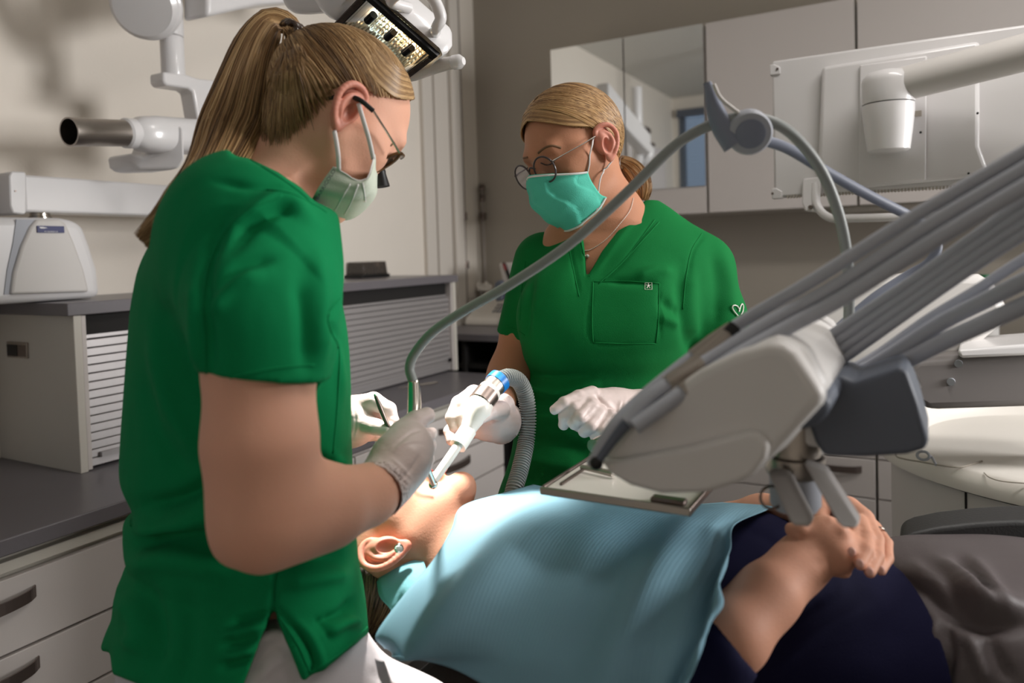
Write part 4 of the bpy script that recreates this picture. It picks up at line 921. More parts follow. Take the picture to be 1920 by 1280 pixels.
# ------------------------------------------------------------------ head, hair
def rotz(a): a = math.radians(a); return np.array([[math.cos(a), -math.sin(a), 0], [math.sin(a), math.cos(a), 0], [0, 0, 1]])
def roty(a): a = math.radians(a); return np.array([[math.cos(a), 0, math.sin(a)], [0, 1, 0], [-math.sin(a), 0, math.cos(a)]])
def place_head(R, yaw, roll, sc, g, ear, d):   # turn a head and put its ear where the photo shows it
    R = rotz(roll)@roty(yaw)@np.array(R); e = R@(np.array([g*.077, -.01, -.01])*sc); z = -d+e[2]
    return Head(R, [(ear[0]-CX)/FPX*-z-e[0], (CY-ear[1])/FPX*-z-e[1], -d], sc)
def bbox(x0, x1, y0, y1, d0, d1, pad=.02):
    q = np.array([L(x, y, d) for x in (x0, x1) for y in (y0, y1) for d in (d0, d1)]); return q.min(0)-pad, q.max(0)+pad
class Head:
    def __init__(s, R, o, sc=1.0): s.R = np.array(R); s.o = np.array(o); s.sc = sc
    def p(s, x, y=None, z=None):
        q = np.array([x, y, z], float) if y is not None else np.asarray(x, float); return q*s.sc@s.R.T+s.o
    def build(s, S, nose=True):
        c = s.sc
        S.ell(s.p(0, .032, -.012), np.array([.074, .088, .097])*c, s.R, k=.005)
        S.ell(s.p(0, -.02, .028), np.array([.057, .088, .056])*c, s.R, k=.03)
        for g in (-1, 1):
            S.cap(s.p(g*.047, -.035, .002), s.p(g*.018, -.098, .050), .022*c, .017*c, k=.03)
            S.cap(s.p(g*.040, -.018, .054), s.p(g*.050, -.008, .035), .021*c, .02*c, k=.02)
        S.cap(s.p(-.010, -.108, .064), s.p(.010, -.108, .064), .017*c, k=.02)
        S.cap(s.p(-.034, .020, .076), s.p(.034, .020, .076), .011*c, k=.018)
        for g in (-1, 1):
            S.ell(s.p(g*.032, -.001, .097), np.array([.017, .012, .016])*c, s.R, k=.012, op='s')
            S.ell(s.p(g*.032, -.002, .0735), np.array([.0145, .0115, .0125])*c, s.R, k=.004)
        if not nose: return
        S.cap(s.p(0, .010, .082), s.p(0, -.035, .102), .008*c, .0115*c, k=.012)
        for g in (-1, 1): S.cap(s.p(g*.011, -.040, .092), s.p(g*.011, -.038, .098), .008*c, k=.006)
    def lips(s, S):
        S.cap(s.p(-.02, -.066, .080), s.p(.02, -.066, .080), .007*s.sc, k=.008); S.cap(s.p(-.016, -.077, .080), s.p(.016, -.077, .080), .008*s.sc, k=.008)
    def ear(s, g, name, m, parent, h=.0011):
        o = s.p(g*.082, -.006, -.012); S = Sdf(o-.05, o+.05, h); c = s.sc
        def e(y, z, x=0): return s.p(g*(.0775+x+max(0, -z+.004)*.42), y, z)
        S.ell(e(-.004, -.010), np.array([.006, .030, .017])*c, s.R, k=.003)
        S.ell(e(-.008, -.004, .009), np.array([.0085, .015, .0085])*c, s.R, k=.004, op='s')
        S.ell(e(.010, -.012, .008), np.array([.006, .009, .007])*c, s.R, k=.004, op='s')
        hx = [(.000, .000, .002), (.014, .006, .002), (.025, .001, .003), (.028, -.011, .004), (.022, -.023, .004), (.006, -.029, .004), (-.012, -.025, .003), (-.026, -.016, .002), (-.033, -.007, .001)]
        hx = _spl(np.array(hx), 3)
        for i in range(len(hx)-1): S.cap(e(hx[i][0], hx[i][1], hx[i][2]), e(hx[i+1][0], hx[i+1][1], hx[i+1][2]), .0040*c, k=.002)
        ah = _spl(np.array([(.016, -.010, .003), (.006, -.017, .004), (-.008, -.018, .004), (-.019, -.010, .003)]), 3)
        for i in range(len(ah)-1): S.cap(e(*ah[i]), e(*ah[i+1]), .0032*c, k=.003)
        S.cap(e(-.006, .004, .003), e(-.013, .003, .003), .0042*c, k=.003)
        S.ell(e(-.031, -.006, .001), np.array([.0045, .008, .0075])*c, s.R, k=.005)
        S.cap(s.p(g*.066, -.004, -.004), e(0, -.004), .014*c, .012*c, k=.004, flat=(s.R[:, 1], 1.5))
        S.ell(e(-.008, -.004, .009), np.array([.0085, .013, .0075])*c, s.R, k=.003, op='s')
        return bake(name, S.mesh(1), m, parent)
    SK = np.array([0, .032, -.012])
    def dirp(s, d, r=1.0): d = nrm(d); return s.p(s.SK+d*np.array([.074, .088, .097])*r)
    def cap_mesh(s, elev, name, m, parent, thick=1.07, h=.0028):
        c = s.p(s.SK); S = Sdf(c-.125, c+.125, h)
        S.ell(c, np.array([.074, .088, .097])*s.sc*thick, s.R, k=.001)
        ks = sorted(elev)
        def fn(X, Y, Z):
            x, y, z = X-c[0], Y-c[1], Z-c[2]; u = [x*s.R[0, i]+y*s.R[1, i]+z*s.R[2, i] for i in range(3)]
            ph = np.degrees(np.abs(np.arctan2(u[0], u[2]))); el = np.degrees(np.arctan2(u[1], np.sqrt(u[0]**2+u[2]**2)+1e-9))
            e = np.interp(ph, ks, [elev[k] for k in ks]); return (el-e-3.5)*.0015
        def fc(X, Y, Z): return -fn(X, Y, Z)
        S.put(fc, S.lo, S.lo+S.h*S.n, .008, 'i')
        return bake(name, S.mesh(1), m, parent)
def edir(phi, el):
    p, e = math.radians(phi), math.radians(el); return np.array([math.sin(p)*math.cos(e), math.sin(e), math.cos(p)*math.cos(e)])
def strand_mesh(name, curves, radii, tones, m, parent, n=4):
    # curves: array [k][m][3] in camera-parallel axes
    C = np.asarray(curves); k, mm, _ = C.shape; T = np.gradient(C, axis=1); T /= np.maximum(np.linalg.norm(T, axis=2, keepdims=True), 1e-9)
    ref = np.zeros_like(T); ref[..., 0] = .31; ref[..., 1] = .12; ref[..., 2] = .94; U = np.cross(T, ref); U /= np.maximum(np.linalg.norm(U, axis=2, keepdims=True), 1e-9); Wv = np.cross(T, U)
    R = np.asarray(radii)
    V = np.stack([C+(U*math.cos(2*PI*j/n)+Wv*math.sin(2*PI*j/n))*R[..., None] for j in range(n)], 2).reshape(-1, 3)
    base = (np.arange(k)[:, None]*mm+np.arange(mm-1)[None, :]).reshape(-1)*n; F = []
    for j in range(n): j2 = (j+1) % n; F.append(np.stack([base+j, base+j2, base+n+j2, base+n+j], 1))
    F = np.concatenate(F); return link(name, V@CAM3.T+ORG, F, m, parent, smooth=180, attrs={'tone': np.repeat(tones, mm*n)})
def hair_mat(name, dark, mid, light):
    m = mat(name, mid, .42, spec=.55); nt = m.node_tree; b = nt.nodes['Principled BSDF']
    a = nt.nodes.new('ShaderNodeAttribute'); a.attribute_name = 'tone'; r = nt.nodes.new('ShaderNodeValToRGB')
    r.color_ramp.elements[0].color = dark; r.color_ramp.elements[1].color = light; e = r.color_ramp.elements.new(.5); e.color = mid
    nt.links.new(a.outputs['Fac'], r.inputs[0]); nt.links.new(r.outputs[0], b.inputs['Base Color']); return m
hair_mat('blonde_hair', srgb(98, 72, 46), srgb(160, 124, 82), srgb(214, 180, 132))
hair_mat('golden_hair', srgb(92, 66, 42), srgb(158, 120, 78), srgb(214, 176, 124))
hair_mat('dark_blond_hair', srgb(44, 34, 24), srgb(84, 68, 48), srgb(124, 104, 72))
mat('scalp_blonde', srgb(120, 92, 60), .6, bump=.5, bscale=300, stretch=(1, 1, .2)); mat('scalp_dark', srgb(52, 40, 30), .6)
mat('skin', srgb(208, 152, 126), .6, spec=.35, sss=.12, bump=.12, bscale=350, var=.05, vscale=25)
mat('skin_fair', srgb(228, 172, 146), .6, spec=.35, sss=.12, bump=.12, bscale=350, var=.05, vscale=25)
mat('skin_tan', srgb(188, 132, 102), .6, spec=.35, sss=.12, bump=.12, bscale=350, var=.05, vscale=25)
mat('skin_ear', srgb(208, 138, 118), .5, sss=.25)
mat('lip', srgb(190, 70, 60), .4)
def cloth_mat(name, c, **k): return mat(name, c, .85, spec=.2, bump=.25, bscale=900, bdetail=1, sheen=.0, **k)
cloth_mat('scrub_green', srgb(4, 130, 76)); cloth_mat('scrub_green_deep', srgb(8, 112, 53))
cloth_mat('white_cotton', srgb(214, 208, 212)); cloth_mat('navy_knit', srgb(19, 19, 50)); cloth_mat('grey_satin', srgb(96, 89, 90))
MATS['grey_satin'].node_tree.nodes['Principled BSDF'].inputs['Roughness'].default_value = .42
mat('glove', srgb(220, 202, 197), .42, spec=.5, bump=.25, bscale=90, bdetail=3, stretch=(1, 1, 2.5))
mat('mask_paper', srgb(204, 212, 196), .8, bump=.2, bscale=500); mat('mask_green', srgb(84, 196, 172), .8, bump=.2, bscale=500); mat('strap_white', srgb(226, 222, 220), .7)
mat('tortoise', srgb(96, 66, 34), .25, var=.5, vscale=120); mat('lens', (1, .97, .95, 1), .02, trans=1); mat('frame_brown', srgb(72, 62, 62), .3)
mat('eye_dark', srgb(60, 40, 34), .3); mat('brow_hair', srgb(120, 88, 62), .7)
# ================================================================== the dentist (left)
t = empty('person', P(470, 1500, .95), 'woman in green scrubs with long blonde ponytail, leaning over the patient', 'person')
W1 = t
HW1 = place_head([[-0.5667, 0.322, 0.7584], [-0.0732, 0.8972, -0.4356], [-0.8207, -0.3024, -0.4848]], -7, -9, .93, -1, (643, 210), .965)
S = Sdf(L(150, 1420, 1.15)*np.array([1, 1, 1])+np.array([0, 0, 0]), L(830, 30, .60)+np.array([.2, .08, 0]), .0036)
S.lo  # grid spans head to hips
HW1.build(S, nose=False)
S.cap(HW1.p(0, -.055, -.024), L(526, 350, .95), .042, .050, k=.02)
S.cap(L(535, 340, .955), L(470, 410, .93), .050, .068, k=.04)
rows = [(345, 400, 545, .93, .10), (400, 352, 585, .92, .15), (480, 295, 608, .92, .165), (600, 268, 622, .92, .16), (800, 250, 632, .92, .135), (930, 280, 620, .92, .12), (1060, 275, 620, .92, .12), (1200, 265, 630, .92, .12), (1400, 270, 630, .92, .12)]
S.loft(rows, k=.03)
ARM = [(478, 440, .80, 78), (487, 690, .712, 90), (489, 830, .700, 93), (496, 958, .700, 91)]
S.chain(ARM, k=.03); S.chain([(500, 957, .70, 90), (560, 954, .725, 76), (620, 948, .755, 62), (690, 928, .80, 45), (735, 895, .835, 36)], k=.03)
S.chain([(440, 1020, .70, 22), (470, 1005, .70, 50)], k=.03)
HAND1 = [[(705, 922, .815, 42), (728, 898, .83, 43), (752, 862, .85, 50), (768, 835, .865, 44)],
         [(752, 812, .87, 24), (780, 790, .885, 20), (800, 779, .895, 16)], [(772, 830, .885, 24), (800, 818, .90, 15), (809, 812, .915, 11)],
         [(778, 850, .885, 23), (798, 845, .895, 16), (806, 834, .91, 13)], [(776, 878, .885, 23), (795, 872, .895, 15), (803, 860, .91, 12)],
         [(735, 850, .87, 22), (748, 812, .90, 18), (768, 792, .915, 14)]]
HAND2 = [[(610, 800, 1.10, 40), (655, 792, 1.10, 42), (672, 785, 1.10, 42)], [(672, 760, 1.095, 20), (700, 752, 1.085, 17), (728, 768, 1.08, 15), (736, 792, 1.075, 13), (728, 812, 1.07, 11)],
         [(678, 792, 1.08, 20), (705, 800, 1.065, 15), (727, 806, 1.06, 13)], [(672, 775, 1.11, 18), (700, 778, 1.10, 15), (712, 792, 1.095, 12)], [(665, 800, 1.12, 18), (690, 812, 1.115, 15), (705, 815, 1.11, 12)]]
S.chain([(560, 560, 1.06, 60), (560, 740, 1.12, 48), (610, 800, 1.10, 36)], k=.02)
for c in HAND2: S.chain(c, k=.005, shrink=.002)
V, F = S.mesh(1); bake('body', (V, F), 'skin_fair', t)
HW1.ear(-1, 'ear', 'skin_ear', t)
# scrub top
S = Sdf(L(130, 1330, 1.14), L(760, 270, .60)+np.array([.16, .05, 0]), .0034)
rows = [(298, 428, 478, .95, .045), (318, 398, 520, .945, .095), (345, 372, 562, .935, .14), (385, 342, 592, .925, .172), (430, 308, 610, .92, .185), (500, 268, 628, .92, .188), (560, 254, 634, .92, .182), (620, 247, 645, .92, .172), (700, 240, 652, .92, .162), (800, 231, 652, .92, .152), (880, 228, 655, .92, .150), (922, 244, 656, .92, .147), (948, 262, 658, .92, .147), (972, 240, 661, .92, .156), (1005, 236, 664, .92, .158), (1040, 246, 668, .92, .158), (1090, 226, 677, .92, .168), (1150, 214, 684, .92, .176), (1212, 192, 690, .92, .182), (1330, 180, 696, .92, .186)]
S.loft(rows, k=.02)
cutc = L(499, 706, .70); axc = nrm(L(487, 560, .74)-L(500, 712, .70))
S.cap(L(468, 432, .80), L(492, 600, .725), .085, .066, k=.05)
S.cap(L(490, 580, .73), L(496, 800, .70), .064, .058, k=.03)
S.cap(L(520, 420, 1.06), L(556, 600, 1.06), .07, .056, k=.04, cut=(L(556, 640, 1.06), np.array([0, -1, 0])))
S.cap(L(552, 560, 1.06), L(560, 690, 1.07), .057, .055, k=.03, cut=(L(556, 650, 1.06), np.array([0, -1, 0])))
cn = nrm(np.array([.10, 1, -.05]))
S.cap(L(496, 715, .70), L(498, 860, .70), .075, .075, k=.001, op='s', cut=(cutc, cn))
S.cap(HW1.p(0, -.055, -.024), L(526, 350, .95), .045, .053, k=.004, op='s')
S.carve_px([(380, 200), (440, 292), (464, 297), (520, 324), (562, 352), (590, 380), (640, 402), (900, 400), (900, 200)], k=.006)
S.carve_px([(512, 1138), (455, 1290), (455, 1400), (574, 1400), (570, 1280)], k=.004)
S.carve_px([(569, 1279), (700, 1182), (900, 1182), (900, 1400), (560, 1400)], k=.004)
S.carve_px([(150, 1218), (208, 1220), (213, 1262), (330, 1305), (480, 1330), (480, 1400), (150, 1400)], k=.004)
V, F = S.mesh(1)
folds = [(-5, 14, [(392, 735), (388, 600), (384, 540), (392, 470), (430, 410)]), (4, 16, [(372, 720), (368, 600), (366, 520)]),
 (-5, 12, [(430, 470), (470, 425), (520, 395), (560, 402)]), (5, 14, [(420, 440), (470, 400), (530, 372), (590, 420)]), (-3, 8, [(400, 340), (470, 350), (520, 352), (575, 368)]),
 (-4, 12, [(400, 560), (450, 500), (520, 480)]), (4, 14, [(392, 600), (430, 540), (500, 510)]), (-4, 16, [(575, 700), (570, 600), (560, 520)]), (5, 18, [(598, 700), (600, 560), (590, 470)]),
 (-8, 16, [(262, 948), (330, 940), (400, 905), (470, 880)]), (8, 20, [(236, 980), (300, 990), (400, 960), (500, 930)]), (-7, 14, [(250, 1030), (320, 1005), (430, 1015), (520, 1060)]), (6, 20, [(240, 1060), (330, 1050), (440, 1070)]),
 (-4, 18, [(300, 560), (330, 640), (390, 760)]), (4, 18, [(280, 600), (320, 760), (380, 860)]), (-3, 16, [(270, 700), (300, 820), (360, 900)]),
 (-4, 9, [(640, 560), (612, 600), (640, 640), (652, 700)]), (4, 10, [(655, 600), (640, 660), (648, 760)]), (-4, 9, [(640, 850), (610, 870), (600, 850)]), (4, 10, [(650, 880), (620, 850)]),
 (-4, 7, [(512, 1138), (560, 1180), (590, 1240), (575, 1275)]), (3, 7, [(530, 1150), (580, 1190), (606, 1250)]), (-5, 10, [(600, 1165), (640, 1150), (670, 1120)]), (5, 10, [(600, 1190), (650, 1165), (680, 1170)]), (-3, 8, [(620, 1200), (600, 1170), (590, 1160)]),
 (-4, 8, [(430, 1170), (470, 1160), (505, 1150)]), (4, 8, [(420, 1190), (460, 1180), (495, 1172)]), (-4, 8, [(415, 1210), (450, 1205), (485, 1195)]), (4, 7, [(420, 1230), (450, 1225), (478, 1215)]), (-4, 8, [(410, 1250), (440, 1245), (472, 1235)]),
 (5, 22, [(230, 1110), (260, 1180), (240, 1220)]), (-5, 18, [(270, 1090), (300, 1180), (290, 1260)]), (-3, 20, [(350, 1100), (360, 1200), (340, 1290)]),
 (-6, 14, [(520, 1060), (580, 1050), (650, 1040)]), (5, 16, [(530, 1090), (600, 1080), (660, 1075)]), (-2, 5, [(520, 1060), (516, 1100), (512, 1138)])]
V = strokes(V, F, folds, gain=1.7); V = waves(V, F, .0055, 22, (1, .55, 1), 3); V = waves(V, F, .0012, 75, (1, .5, 1), 4)
st1 = bake('scrub_top', (V, F), 'scrub_green', t)
bpy.context.view_layer.update()
for pl in ([(500, 356), (545, 362), (590, 384), (612, 398)], [(470, 300), (520, 330), (560, 358), (587, 384)], [(388, 722), (384, 640), (380, 570), (392, 500), (420, 440), (470, 392), (530, 366)], [(396, 716), (450, 704), (520, 690), (590, 684)], [(516, 1075), (512, 1110), (514, 1138)], [(520, 1150), (560, 1210), (582, 1262)], [(580, 1262), (640, 1222), (688, 1176)], [(637, 560), (615, 590), (622, 625), (636, 660), (632, 760), (624, 850)]):
    seam(st1, pl, .0011, 'scrub_green', t)
# trousers
S = Sdf(L(170, 1500, 1.14), L(900, 1060, .66)+np.array([.25, .05, 0]), .0048)
S.loft([(1080, 262, 655, .92, .15), (1160, 235, 668, .92, .158), (1260, 222, 676, .92, .168), (1500, 230, 668, .92, .17)], k=.02)
S.chain([(590, 1290, .86, 108), (760, 1400, .86, 110)], k=.04); S.chain([(760, 1400, .86, 110), (900, 1500, .86, 100)], k=.04)
V, F = S.mesh(1); V = strokes(V, F, [(-5, 9, [(470, 1260), (500, 1220), (540, 1200)]), (5, 9, [(460, 1230), (490, 1200), (530, 1175)]), (4, 9, [(490, 1270), (520, 1240), (556, 1230)]), (-5, 20, [(705, 1200), (720, 1240), (710, 1280)])]); V = waves(V, F, .006, 26, (1, .7, 1), 5)
bake('trousers', (V, F), 'white_cotton', t)
# gloves
def glove(name, chains, parent, cuff, h=.0016, m='glove', wr=.0006, folds=None, box=None):
    pts = np.array([L(*p[:3]) for c in chains for p in c]); S = Sdf(pts.min(0)-.05, pts.max(0)+.05, h)
    for i, c in enumerate(chains): S.chain(c, k=.0028 if i else .02)
    if cuff:
        a, b, ra, rb = cuff; A, B = L(*a), L(*b); ax = nrm(A-B)
        S.cap(A, B, ra, rb, k=.008, cut=(A, ax)); S.cap(A+ax*.02, A-ax*.012, ra-.0015, ra-.002, k=.0005, op='s')
        S.put(lambda X, Y, Z: -((X-A[0])*ax[0]+(Y-A[1])*ax[1]+(Z-A[2])*ax[2]), S.lo, S.lo+S.h*S.n, .0005, 's')
        n = ax
        for j in range(1): pass
    V, F = S.mesh(1)
    if folds: V = strokes(V, F, folds)
    V = waves(V, F, wr, 260, (1, 1, 1), 9); V = waves(V, F, .0009, 110, (1, 2, 1), 10); return bake(name, (V, F), m, parent)
cf = [(1.2, 3, [(700+k*7, 905-k*9), (722+k*7, 925-k*9), (742+k*6, 938-k*8)]) for k in range(6)]
glove('glove', HAND1, t, ((706, 921, .806), (728, 900, .83), .0315, .029), folds=cf+[(-1.5, 4, [(745, 905), (770, 880), (790, 850)]), (1.2, 3, [(735, 850), (760, 830), (790, 826)]), (-1.2, 3, [(740, 835), (770, 812), (790, 806)])])
glove('glove', HAND2, t, None, folds=[(1.2, 3, [(650+k*8, 760), (655+k*8, 790), (650+k*8, 820)]) for k in range(3)])
# hair
EL1 = {0: 44, 20: 41, 40: 29, 60: 15, 74: 4, 92: -2, 103: -14, 115: -30, 130: -48, 150: -62, 180: -66}
HW1.cap_mesh(EL1, 'hair_cap', 'scalp_blonde', t, 1.06)
TIE = L(553, 66, .985)
q = (TIE-HW1.o)@HW1.R/HW1.sc-HW1.SK; tdir = nrm(q/np.array([.074, .088, .097]))
def comb(H, EL, tdir, n, mid=None, seed=2, r=.00075, lift=1.09, pts=18, endlift=1.16, jit=.012):
    g = np.random.default_rng(seed); C = []; ks = sorted(EL); T = []
    for i in range(n):
        ph = g.uniform(-180, 180); el = np.interp(abs(ph), ks, [EL[k] for k in ks])+g.uniform(-1, 3)
        if i % 3 == 0: el += abs(g.normal())*22
        d0 = edir(ph, min(el, 88)); d1 = nrm(tdir+g.normal(size=3)*.05); c = []
        md = mid(ph, d0, d1) if mid else None
        for k in range(pts):
            t_ = k/(pts-1)
            if md is None:
                om_ = math.acos(np.clip(d0@d1, -1, 1)); so = max(math.sin(om_), 1e-4); d = (math.sin((1-t_)*om_)*d0+math.sin(t_*om_)*d1)/so
            else: d = (1-t_)**2*d0+2*t_*(1-t_)*md+t_*t_*d1
            d = nrm(d); rr = lift-.035*(1-t_)**6-(.03*g.random() if k == 0 else 0)+(endlift-lift)*t_**5
            c.append(H.dirp(d, rr+jit*math.sin(i*1.7+t_*5)*.6))
        C.append(c); T.append(np.clip(.5+.22*g.normal()+.25*math.sin(ph*.35)+.15*math.sin(ph*.11+2), 0, 1))
    C = np.array(C); return C, np.full(C.shape[:2], r)*np.interp(np.linspace(0, 1, pts), [0, .1, .9, 1], [.5, 1, 1, .6])[None, :], np.array(T)
C, R_, T_ = comb(HW1, EL1, tdir, 1500, seed=2)
strand_mesh('hair_strands', C, R_, T_, 'blonde_hair', t)
g = np.random.default_rng(44); C = []; T = []
for i in range(900):
    sd_ = -1 if i % 4 else 1; u = g.random()**1.3; pts = [edir(sd_*(-6+14*g.random()), 42+u*20), edir(sd_*28, 36+u*22), edir(sd_*48, 24+u*28), edir(sd_*68, 13+u*30), edir(sd_*95, 16+u*30), nrm(tdir+g.normal(size=3)*.05)]
    q = _spl(np.array(pts), 5)[:26]; C.append([HW1.dirp(d, 1.072+.012*u+.005*math.sin(i*.7)+.004*g.random()) for d in q]); T.append(np.clip(.52+.2*g.normal()+.2*math.sin(u*30), 0, 1))
C = np.array(C); strand_mesh('swept_strands', C, np.full(C.shape[:2], .0008)*np.interp(np.linspace(0, 1, C.shape[1]), [0, .1, 1], [.2, 1, 1])[None, :], np.array(T), 'blonde_hair', t)
bd1 = [o_ for o_ in W1.children if o_.name.startswith('body')][0]; bpy.context.view_layer.update()
hc1 = [o_ for o_ in W1.children if o_.name.startswith('hair_cap')][0]
g = np.random.default_rng(33); C = []; T = []; npl = _spl(np.array([(622, 186), (602, 206), (578, 232), (552, 256), (525, 272), (500, 268), (488, 250)], float), 8)
def w2c(p): return CAM3.T@(np.array(p)-ORG)
for i in range(520):
    q = npl[int(g.random()*(len(npl)-1))]+g.normal(size=2)*5-np.array([0, abs(g.normal())*14]); a = surf(bd1, q[0], q[1], .001)
    if a is None: continue
    m1 = surf(hc1, q[0]*.62+548*.38+g.normal()*4, q[1]*.62+62*.38, .004); 
    if m1 is None: continue
    A, B, E_ = w2c(a), w2c(m1)+np.array([-.002, 0, .004]), TIE+g.normal(size=3)*.006
    m2 = surf(hc1, q[0]*.28+548*.72+g.normal()*3, q[1]*.28+62*.72+6, .006); Bm = w2c(m2)+np.array([0, 0, .004]) if m2 is not None else (B+E_)/2
    c = _spl(np.array([A, B, Bm, E_]), 6)[:18]; C.append(c); T.append(np.clip(.38+.2*g.normal(), 0, 1))
C = np.array(C); strand_mesh('nape_hair', C, np.full(C.shape[:2], .0009)*np.interp(np.linspace(0, 1, C.shape[1]), [0, .3, 1], [.15, 1, 1])[None, :], np.array(T), 'blonde_hair', t)
def tail(guide, n, seed, name, m, parent, r=.0008, flatz=.6, pts=26, spread=.15):
    # guide rows: (px, py, depth, half width px) with normal in the image plane
    G = _spl(np.array([list(L(*q[:3]))+[pxr(q[3], q[2])] for q in guide]), 6); s = np.linspace(0, len(G)-1, pts); gi = np.stack([np.interp(s, np.arange(len(G)), G[:, k]) for k in range(4)], 1)
    T = np.gradient(gi[:, :3], axis=0); T /= np.linalg.norm(T, axis=1, keepdims=True); A = np.cross(T, [0, 0, 1]); A /= np.linalg.norm(A, axis=1, keepdims=True); B = np.cross(T, A)
    g = np.random.default_rng(seed); C = []; TT = []; RR = []
    for i in range(n):
        a = g.uniform(0, 2*PI); rr = math.sqrt(g.uniform(.25, 1)) if i % 5 else math.sqrt(g.random()); u, v = math.cos(a)*rr, math.sin(a)*rr; end = 1-g.random()**2.2*spread; w1, w2 = g.uniform(0, 6), g.uniform(0, 6)
        ss = np.linspace(0, end, pts)*(pts-1); c = np.stack([np.interp(ss, np.arange(pts), gi[:, k]) for k in range(4)], 1); Ai = np.stack([np.interp(ss, np.arange(pts), A[:, k]) for k in range(3)], 1); Bi = np.stack([np.interp(ss, np.arange(pts), B[:, k]) for k in range(3)], 1)
        x = np.linspace(0, 1, pts); wob = .10*np.sin(x*7+w1)*x; wob2 = .10*np.sin(x*6+w2)*x
        C.append(c[:, :3]+Ai*((u+wob)*c[:, 3])[:, None]+Bi*((v+wob2)*c[:, 3]*flatz)[:, None]); TT.append(np.clip(.5+.2*g.normal()+.22*math.sin(u*7+v*3)+.12*math.sin(u*17), 0, 1)); RR.append(r*np.interp(x, [0, .05, .85, 1], [.8, 1, 1, .25]))
    return strand_mesh(name, C, RR, np.array(TT), m, parent)
tail([(556, 68, .985, 16), (538, 44, .98, 20), (508, 42, .975, 28), (484, 76, .965, 38), (466, 125, .955, 46), (450, 185, .94, 54), (432, 245, .925, 60), (404, 308, .88, 52), (366, 360, .83, 46), (322, 410, .80, 34), (268, 456, .79, 22)], 2000, 5, 'ponytail', 'blonde_hair', t, spread=.34)
mat('hair_clip_brown', srgb(70, 52, 42), .25, coat=.5)
cl = MB(); cb = Vector(CAM3@(L(553, 64, .97))+ORG)
for k in range(5):
    a0 = k*.5-.9; pts = [P(548+17*math.cos(a)+k*4-8, 62+24*math.sin(a)+k*2, .955-.012*math.cos(a*1.0+k)) for a in np.linspace(-2.2+a0*.3, 2.2+a0*.3, 12)]
    cl.tube(pts, .0032, 8)
cl.build('hair_coil', 'hair_clip_brown', t, smooth=180)
# face mask
def mask_sheet(name, ctrl, m, parent, nu=8, nv=8, disp=None, **k):
    G = grid_sheet([[P(*q) for q in r] for r in ctrl], nu, nv)
    if disp is not None:
        N = np.cross(np.gradient(G, axis=0), np.gradient(G, axis=1)); N /= np.maximum(np.linalg.norm(N, axis=2, keepdims=True), 1e-9)
        a, b, _ = G.shape; uu, vv = np.meshgrid(np.linspace(0, 1, a), np.linspace(0, 1, b), indexing='ij'); G = G+N*disp(uu, vv)[..., None]
    return sheet_mesh(name, G, m, parent, .0012)
# rows run from the nose down to the chin along each vertical strip; strips go near edge -> centre -> far edge
M1 = [[(703, 289, .905), (688, 334, .880), (667, 336, .877), (625, 312, .880)],
      [(704, 300, .908), (693, 345, .880), (662, 352, .872), (606, 338, .876)],
      [(704, 318, .92), (696, 362, .90), (656, 380, .885), (590, 364, .880)],
      [(708, 326, 1.0), (700, 372, .98), (650, 412, .97), (582, 386, .94)],
      [(704, 312, 1.05), (694, 350, 1.05), (655, 392, 1.04), (610, 388, 1.02)],
      [(702, 300, 1.09), (690, 340, 1.09), (650, 378, 1.08), (615, 372, 1.06)]]
mk = mask_sheet('face_mask', M1, 'mask_paper', t, 8, 10, lambda u, v: .0022*np.maximum(0, np.sin(v*22))**3*np.sin(PI*np.clip(u*1.4, 0, 1)))
bpy.context.view_layer.update()
text_mesh('print', 'BARRICOLO', P(613, 347, .866), P(628, 322, .866)-P(598, 372, .866), (P(590, 335, .866)-P(612, 346, .866)), .0042, 'key_grey', mk, stretch=1.25)
for pl in ([(657, 345), (642, 370), (627, 396)], [(672, 345), (660, 375), (646, 402)], [(680, 343), (683, 362), (685, 378)]): seam(mk, pl, .0009, 'strap_white', mk, 'pleat')
seam(mk, [(702, 292), (692, 328), (684, 337), (667, 338), (648, 326), (627, 314)], .0010, 'strap_white', mk, 'edge_binding')
def strap(name, pts, w, m, parent):
    return MB().tube(spline([P(*q) for q in pts], 6), w, 8, flat=(Vector(FW), .35)).build(name, m, parent, smooth=180)
strap('ear_loop', [(635, 318, .876), (634, 292, .872), (631, 268, .876), (627, 246, .884)], .0028, 'strap_white', mk)
strap('ear_loop', [(700, 298, .900), (692, 262, .890), (682, 228, .886), (672, 194, .888)], .0028, 'strap_white', mk)
# glasses with loupe (a thing of its own)
g1 = empty('glasses', P(750, 290, .96), 'slim tortoiseshell glasses with black magnifying loupe, worn by the dentist on the left', 'glasses')
MB().tube(spline([P(612, 186, .90), P(640, 180, .898), P(672, 186, .888), P(700, 208, .895)], 5), .0030, 8).build('temple_tip', 'black', g1)
MB().tube([P(700, 208, .895), P(722, 242, .91), P(749, 286, .935)], .0014, 8).build('temple', 'steel', g1)
q = spline([P(752, 286, .95), P(742, 300, .955), P(722, 314, .96), P(704, 322, .955), P(700, 314, .95), P(714, 302, .948), P(736, 290, .946), P(752, 286, .95)], 5)
MB().tube(q, .0018, 8, closed=True).build('lens_rim', 'tortoise', g1)
q = spline([P(752, 288, .95), P(756, 292, 1.0), P(752, 296, 1.04)], 5); MB().tube(q, .0025, 8).build('brow_bar', 'tortoise', g1)
ln_ = MB().prism([P(750, 288, .952), P(742, 299, .957), P(722, 312, .962), P(706, 319, .957), P(714, 303, .950), P(736, 291, .948)], Vector(FW)*.002).build('lens', 'smoke_plastic', g1)
